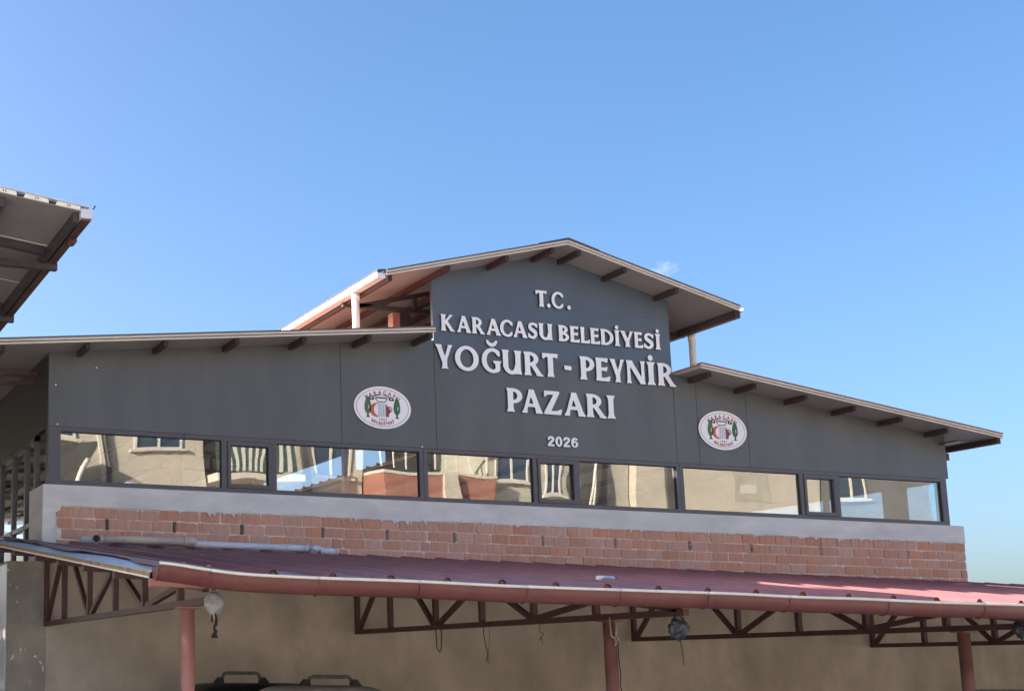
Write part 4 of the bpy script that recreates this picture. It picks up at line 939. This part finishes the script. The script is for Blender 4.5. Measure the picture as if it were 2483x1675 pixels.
# ================================================================== oval emblem plaques
def emblem(cx, cz, lab):
    p = thing('emblem_plaque', lab, 'plaque', (cx, -0.01, cz - .205), 'oval emblem plaques on the grey facade')
    A, B = 0.300, 0.204
    def el(a, b2, n=56): return [(cx + a * math.cos(2 * math.pi * i / n), cz + b2 * math.sin(2 * math.pi * i / n)) for i in range(n)]
    MB().prism(el(A, B), -0.012, -0.001, 0, 1).build('plaque_board', ['white', 'dark_edge'], p)
    def ring(a0, b0, a1, b1, y, m):
        o_, i_ = el(a0, b0), el(a1, b1); n = len(o_)
        b = MB(); b.add([(x, y, z) for x, z in o_] + [(x, y, z) for x, z in i_], [(k2, (k2 + 1) % n, n + (k2 + 1) % n, n + k2) for k2 in range(n)]); return b
    ring(.2755, .182, .271, .178, -0.0125, 0).build('ring', 'emb_red', p)
    def flat(pts, m, name, y=-0.0130):
        b = MB(); b.prism([(cx + x, cz + z) for x, z in pts], y - .001, -0.0121); return b.build(name, m, p)
    # lettering on arcs
    def arc(txt, a, b2, t0, t1, size, top=True, m='emb_red'):
        for i, ch in enumerate(txt):
            t = math.radians(t0 + (t1 - t0) * i / (len(txt) - 1))
            x, z = a * math.cos(t), b2 * math.sin(t)
            nx, nz = math.cos(t) / a, math.sin(t) / b2
            rot = math.atan2(nz, nx) - math.pi / 2
            if not top: rot += math.pi
            link('letter', text_mesh(ch, size, cx + x, cz + z, -0.0132, bold=0.0022, rot=rot, mats=(m,)), p)
    arc('KARACASU', .205, .130, 140, 40, .047)
    arc('BELEDİYESİ', .205, .166, 236, 304, .036, top=False)
    for ch, xx in zip('1867', (-.036, -.011, .013, .037)): link('digit', text_mesh(ch, .030, cx + xx, cz - .124, -0.0132, bold=0.0008, mats=('emb_black',)), p)
    # fluted column
    flat([(-.050, -.088), (.030, -.088), (.030, .040), (-.050, .040)], 'emb_grey', 'column_shaft')
    for q in range(4):
        xx = -.044 + q * .020
        b = MB(); b.prism([(cx + xx, cz - .088), (cx + xx + .005, cz - .088), (cx + xx + .005, cz + .038), (cx + xx, cz + .038)], -0.0148, -0.0141); b.build('flute', 'white', p)
    flat([(-.058, .050), (.038, .050), (.030, .058), (-.050, .058)], 'emb_black', 'capital_band')
    flat([(-.078, .088), (.058, .088), (.050, .100), (-.070, .100)], 'emb_black', 'capital_band')
    flat([(-.078, .086), (-.068, .086), (-.048, .062), (-.056, .060)], 'emb_black', 'capital_edge')
    flat([(.058, .086), (.048, .086), (.028, .062), (.036, .060)], 'emb_black', 'capital_edge')
    flat([(-.10, .108), (-.06, .124), (-.015, .126), (-.015, .117), (-.055, .114), (-.095, .098)], 'emb_black', 'scroll')
    flat([(.08, .108), (.045, .122), (.004, .124), (.004, .115), (.042, .112), (.076, .098)], 'emb_black', 'scroll')
    for sx in (-1, 1):
        c0 = -.01 + sx * .105
        flat([(c0 - .026, .072), (c0 + .022, .070), (c0 + .030, .080), (c0 + .018, .100), (c0 - .004, .108), (c0 - .026, .098)], 'emb_black', 'volute')
        flat([(c0 - .012, .084), (c0 + .008, .083), (c0 + .008, .094), (c0 - .010, .095)], 'white', 'volute_eye', y=-0.0145)
    # crescent
    pts = []
    for i in range(13):
        t = math.radians(72 + (288 - 72) * i / 12); pts.append((-.058 + .078 * math.cos(t), -.024 + .068 * math.sin(t)))
    for i in range(11):
        t = math.radians(282 - (282 - 78) * i / 10); pts.append((-.040 + .052 * math.cos(t), -.022 + .060 * math.sin(t)))
    flat(pts, 'emb_orange', 'crescent')
    # jug with handle
    flat([(.034, -.088), (.062, -.088), (.068, -.060), (.086, -.030), (.074, -.004), (.056, .010), (.046, .012), (.046, .032), (.034, .032)], 'emb_brown', 'jug')
    hb = MB(); hb.tube([(cx + .052, -0.0142, cz + .010), (cx + .085, -0.0142, cz + .008), (cx + .098, -0.0142, cz - .008), (cx + .092, -0.0142, cz - .026), (cx + .078, -0.0142, cz - .042)], .0042, 6); hb.build('jug_handle', 'emb_brown', p)
    # cypress trees
    for sx, mm in ((-1, 'emb_olive'), (1, 'emb_green')):
        c0 = -.155 if sx < 0 else .150
        dz = 0.0
        tr_ = [(c0, .112), (c0 + .012, .092), (c0 + .028, .060), (c0 + .036, .010), (c0 + .034, -.028), (c0 + .022, -.052), (c0 + .010, -.064), (c0 - .010, -.064), (c0 - .024, -.050), (c0 - .034, -.020), (c0 - .034, .020), (c0 - .022, .066), (c0 - .010, .096)]
        flat(tr_, mm, 'cypress')
        flat([(c0 - .008, -.064), (c0 + .008, -.064), (c0 + .009, -.088), (c0 + .026, -.098), (c0 - .026, -.098), (c0 - .009, -.088)], 'emb_black', 'trunk')
        flat([(c0 + .006, -.018), (c0 + .013, -.018), (c0 + .013, .018), (c0 + .008, .014)], 'white', 'gap', y=-0.0145)
emblem(5.837, 3.972, 'oval white emblem with cypress trees, column and jug, left of the lettering')
emblem(9.730, 3.976, 'oval white emblem with cypress trees, column and jug, right of the lettering')

# ================================================================== neighbouring hall roof at upper left
hall = thing('neighbouring_roof', 'underside of pale panel roof with dark steel frame at the upper left', 'roof', (-0.8, 0, 0))
def zh(x): return 4.346 + 0.125 * (1.995 - x)
HY0, HY1 = -3.35, 17.0
HX0, HX1 = -6.0, 2.03
b = MB(); b.prism([(HX0, zh(HX0)), (HX1, zh(HX1)), (HX1, zh(HX1) + .006), (HX0, zh(HX0) + .006)], HY0, HY1)
sp = b.build('soffit_sheet', 'soffit_grey', hall)
y = -3.35 + .62
sj = MB()
for y in (-2.62, -1.72, -0.8, 0.1, 1.0): sj.prism([(HX0, zh(HX0) - .003), (1.96, zh(1.96) - .003), (1.96, zh(1.96) - .0005), (HX0, zh(HX0) - .0005)], y, y + .008)
sj.build('panel_seams', 'lip', sp)
# ribbed top sheet, profile visible at the front edge
prof = []
x = 1.995
top = []
while x > HX0 + .3:
    z = zh(x)
    top += [(x, z + .034), (x - .150, zh(x - .150) + .034), (x - .165, zh(x - .165) + .014), (x - .190, zh(x - .190) + .014)]
    x -= .205
pts = [(p_[0], p_[1]) for p_ in top]
for i in range(0, len(top) - 3, 4):
    x_a = top[i][0]; x_b = top[i + 1][0]
    c = MB(); c.prism([(x_a, zh(x_a) + .0065), (x_a - .002, zh(x_a) + .032), (x_b, zh(x_b) + .032), (x_b - .012, zh(x_b) + .0065)], HY0 - .004, HY0 + .05)
    c.build('foam_block', 'lip', hall)
    MB().box((x_a + x_b) / 2 - .012, (x_a + x_b) / 2 - .006, HY0 - .0055, HY0 - .004, zh((x_a + x_b) / 2) + .012, zh((x_a + x_b) / 2) + .026).box((x_a + x_b) / 2 + .002, (x_a + x_b) / 2 + .008, HY0 - .0055, HY0 - .004, zh((x_a + x_b) / 2) + .012, zh((x_a + x_b) / 2) + .026).build('foam_mark', 'emb_brown', hall)
c = MB(); c.prism([(HX0, zh(HX0) + .034), (2.05, zh(2.05) + .034), (2.05, zh(2.05) + .044), (HX0, zh(HX0) + .044)], HY0 - .012, HY1); c.build('top_sheet', 'film', hall)
MB().box(1.997, 2.072, HY0 - .010, HY0 + .16, 4.302, 4.362).build('corner_cap', 'pvc_grey', hall)
MB().tube([(2.070, HY0 + .02, 4.36), (2.088, HY0 + .01, 4.385), (2.090, HY0 + .01, 4.395)], [.003, .005, .007], 8).build('wire_tip', 'rope', hall)
MB().box(2.005, 2.062, HY0 + .005, HY1, 4.288, 4.3415).build('eave_beam', 'steel', hall)
MB().box(1.955, 1.990, HY0 + .03, HY1, 4.285, zh(1.97) - .004).build('eave_purlin', 'steel_dark', hall)
MB().tube([(2.045, -2.98, 4.282), (2.045, -2.92, 4.282)], .026, 12).build('coupling', 'steel', hall)
for xx in (1.50, 0.8, 0.1, -0.7, -1.6, -2.6, -3.6):
    MB().box(xx - .02, xx + .02, HY0 + .05, HY1, zh(xx + .02) - .06, zh(xx + .02) - .004).build('purlin', 'steel_dark', hall)
for yy_ in (-2.40, -0.955, 0.9, 2.7, 4.5, 6.3, 8.1, 9.9, 11.7, 13.5, 15.3):
    MB().beam((2.075, yy_, zh(2.075) - .062), (HX0, yy_, zh(2.075) - .070 + .0), .05, .05).build('tie_beam', 'steel_dark', hall)
    MB().beam((1.94, yy_ - .16, zh(1.94) - .028), (HX0, yy_ - .16, zh(HX0) - .028), .05, .05).build('rafter', 'steel_dark', hall)
for yy_ in (-2.40, 2.7, 8.1, 13.5):
    MB().tube([(-2.2, yy_, 0), (-2.2, yy_, 4.25)], .06, 16).build('post', 'steel_pink', hall)
    MB().tube([(-5.5, yy_, 0), (-5.5, yy_, 4.25)], .06, 16).build('post', 'steel_pink', hall)

# unseen left wall, boarded up to keep the sun out of the hall
for q in range(13):
    z_ = 0.02 + q * 0.41
    MB().box(-6.05, -6.0, HY0, HY1, z_, z_ + 0.385).build('sun_block_board', 'b_dark', hall)
for y_ in (-3.3, 0.0, 2.0, 4.0, 6.0, 8.0, 10.0, 12.0, 14.0, 16.9): MB().box(-6.14, -6.06, y_, y_ + .08, 0, 5.2).build('sun_block_post', 'steel_dark', hall)

# ================================================================== bush behind the left end of the wall
bush = thing('bush', 'dark green bush behind the left end of the plaster wall', 'bush', (1.9, 2.2, 0))
st = MB()
for q in range(5): st.tube([(1.9, 2.2, 0), (1.9 + random.uniform(-.2, .2), 2.2 + random.uniform(-.2, .2), 1.0), (1.9 + random.uniform(-.4, .4), 2.2 + random.uniform(-.4, .4), 2.0)], [.03, .02, .008], 6)
st.build('stems', 'bark', bush)
lf = MB()
for q in range(2600):
    d = Vector((random.gauss(0, 1), random.gauss(0, 1), random.gauss(0, 1))).normalized() * random.random() ** .4
    c = Vector((1.9 + d.x * .65, 2.2 + d.y * .6, 1.55 + d.z * .85))
    a = Vector((random.gauss(0, 1), random.gauss(0, 1), random.gauss(0, 1))).normalized(); t = a.orthogonal().normalized(); s_ = random.uniform(.02, .045)
    lf.add([c - a * s_, c + t * s_ * .5, c + a * s_, c - t * s_ * .5], [(0, 1, 2, 3)])
lf.build('foliage', 'leaf', bush, kind='stuff')

# ================================================================== buildings across the yard (seen mirrored in the windows)
YB = -24.0
def bwin(p, x0, x1, z0, z1, y, frame='b_white', glass='b_glass', mull=2):
    f = MB(); t = .07
    f.box(x0, x1, y, y + .06, z0, z0 + t); f.box(x0, x1, y, y + .06, z1 - t, z1)
    for q in range(mull + 1):
        xx = x0 + (x1 - x0 - t) * q / mull
        f.box(xx, xx + t, y, y + .06, z0 + t, z1 - t)
    o = f.build('window', frame, p)
    MB().box(x0 + .02, x1 - .02, y + .005, y + .02, z0 + .02, z1 - .02).build('pane', glass, o)
    MB().box(x0 - .12, x1 + .12, y, y + .16, z0 - .10, z0 - .002).build('sill', 'b_cream', o)
def house(lab, x0, x1, h, m, y=YB, d=9.0, ov=.25, rt=.25):
    p = thing('apartment_building', lab, 'building', ((x0 + x1) / 2, y - d / 2, 0))
    MB().box(x0, x1, y - d, y, 0, h).build('wall', m, p)
    MB().box(x0 + .003, x1 - .003, y - d - .1, y + ov, h, h + rt).build('roof', 'b_cream', p)
    return p
def rows(p, x0, x1, zs, y, m=2, w=1.3):
    n = max(1, int((x1 - x0) / 3.0))
    for z in zs:
        for i in range(n):
            c = x0 + (x1 - x0) * (i + .5) / n
            bwin(p, c - w / 2, c + w / 2, z, z + 1.4, y, mull=m)
h1 = house('beige apartment house across the yard with cream corner strip', -3.0, 12.9, 10.5, 'b_beige')
bwin(h1, 10.7, 12.2, 7.86, 9.2, YB); rows(h1, -3, 10, (1.2, 4.6, 7.9), YB)
MB().box(9.72, 9.84, YB, YB + .09, 0, 10.4).build('corner_strip', 'b_cream', h1); MB().tube([(9.95, YB + .08, 0), (9.95, YB + .08, 10.4)], .06, 10).build('rain_pipe', 'b_dark', h1)
h0 = thing('workshop', 'low dark workshop with a sloping roof in front of the beige house', 'building', (8.3, YB + 1.5, 0))
MB().prism([(5.2, 0), (8.2, 0), (8.38, 6.3), (8.75, 6.95), (8.98, 7.35), (8.98, 7.5), (5.2, 6.4)], YB + .4, YB + 2.6).build('wall', 'b_dark', h0)
MB().tube([(8.46, YB + 2.66, 0), (8.46, YB + 2.66, 6.3), (8.55, YB + 2.66, 6.65), (8.66, YB + 2.66, 6.9)], .07, 10).build('flue_pipe', 'b_white', h0)
# balcony with striped awning
bal = house('beige apartment house across the yard with striped green balcony awning', 12.95, 18.25, 11.0, 'b_beige', YB - .6)
MB().box(12.98, 15.5, YB - .58, YB + .9, 6.75, 6.98).build('balcony_slab', 'b_cream', bal)
MB().box(13.0, 15.4, YB - .58, YB - .5, 6.99, 9.5).build('balcony_recess', 'b_dark', bal)
for i in range(19):
    xx = 13.02 + i * .12
    MB().prism([(xx, 7.05), (xx + .118, 7.05), (xx + .118, 8.5), (xx, 8.5)], YB + .82, YB + .86).build('awning_stripe', 'b_white' if i % 2 else 'b_green', bal)
bwin(bal, 16.55, 17.85, 7.25, 9.1, YB - .6, mull=2, frame='b_cream')
MB().box(16.1, 16.3, YB - .6, YB - .45, 0, 10.9).build('pilaster', 'b_dark', bal)
red = house('brick red apartment house across the yard with roof terrace', 18.3, 22.0, 7.35, 'b_red', YB + .6, ov=.03, rt=.10)
MB().box(20.3, 20.75, YB + .6, YB + .75, 0, 7.34).build('pilaster', 'b_beige', red)
rl = MB()
for i in range(9): rl.box(18.4 + i * .43, 18.44 + i * .43, YB + .3, YB + .34, 7.6, 8.4)
rl.box(18.35, 21.95, YB + .29, YB + .35, 8.38, 8.44); rl.build('terrace_rail', 'b_white', red)
MB().box(18.4, 21.9, YB - 6, YB - 3, 7.61, 10.5).build('terrace_room', 'b_dark', red)
ol = house('olive apartment house across the yard with blue glazed windows', 22.05, 27.2, 10.8, 'b_olive', YB)
bwin(ol, 22.3, 23.6, 7.35, 9.2, YB, mull=2); bwin(ol, 24.3, 25.0, 6.9, 9.0, YB, mull=2); bwin(ol, 22.4, 23.8, 4.2, 5.6, YB)
MB().box(25.3, 26.6, YB, YB + .04, 6.0, 10.7).build('dark_panel', 'b_dark', ol)
for a, c in (((25.4, YB + .3, 6.3), (26.1, YB + .3, 9)), ((25.6, YB + .3, 6.3), (25.75, YB + .3, 7.6))): MB().tube([a, c], .05, 8).build('stair_pipe', 'b_white', ol)
pl = house('plain beige apartment house across the yard with patched render', 27.25, 34.2, 10.2, 'b_beige', YB + .3)
MB().box(28.4, 28.7, YB + .3, YB + .42, 0, 10.1).build('pilaster', 'b_dark', pl)
MB().box(31.0, 32.5, YB + .3, YB + .315, 6.9, 8.6).build('render_patch', 'b_olive', pl)
MB().box(31.3, 32.0, YB + .316, YB + .33, 7.2, 7.6).build('render_patch', 'b_cream', pl)
rows(pl, 27.5, 34, (1.2, 4.2), YB + .3)
en = house('dark windowed apartment house at the far end of the yard', 34.4, 39.5, 11.5, 'b_slate', YB + .2)
bwin(en, 35.3, 36.5, 7.3, 9.0, YB + .2, mull=2, frame='b_cream')

# ================================================================== small cloud wisp
def cloud():
    m = bpy.data.materials.new('cloud_vapour'); m.use_nodes = True
    nt = m.node_tree; nt.nodes.clear()
    out = nt.nodes.new('ShaderNodeOutputMaterial'); vol = nt.nodes.new('ShaderNodeVolumePrincipled')
    vol.inputs['Color'].default_value = (1, 1, 1, 1); vol.inputs['Anisotropy'].default_value = 0.3
    tc = nt.nodes.new('ShaderNodeTexCoord'); n = nt.nodes.new('ShaderNodeTexNoise'); n.inputs['Scale'].default_value = 0.075; n.inputs['Detail'].default_value = 5
    r = nt.nodes.new('ShaderNodeMapRange'); r.inputs['From Min'].default_value = 0.44; r.inputs['From Max'].default_value = 0.75; r.inputs['To Min'].default_value = 0.0; r.inputs['To Max'].default_value = 0.03
    nt.links.new(tc.outputs['Object'], n.inputs['Vector']); nt.links.new(n.outputs['Fac'], r.inputs['Value']); nt.links.new(r.outputs['Result'], vol.inputs['Density'])
    nt.links.new(vol.outputs[0], out.inputs['Volume'])
    M['cloud'] = m
    d = Vector((0.668, 0.804, 0.303)); c = Vector((0, -11, 1.5)) + d * 1500
    b = blob(0, 0, 0, 15, 9, 9, 4.0, .45, 24, 16, 3.0)
    o = b.build('cloud', 'cloud', None, label='tiny white cloud wisp above the right slope of the upper roof', category='cloud')
    o.location = c
    o.rotation_euler = (0, 0, -0.7)
cloud()
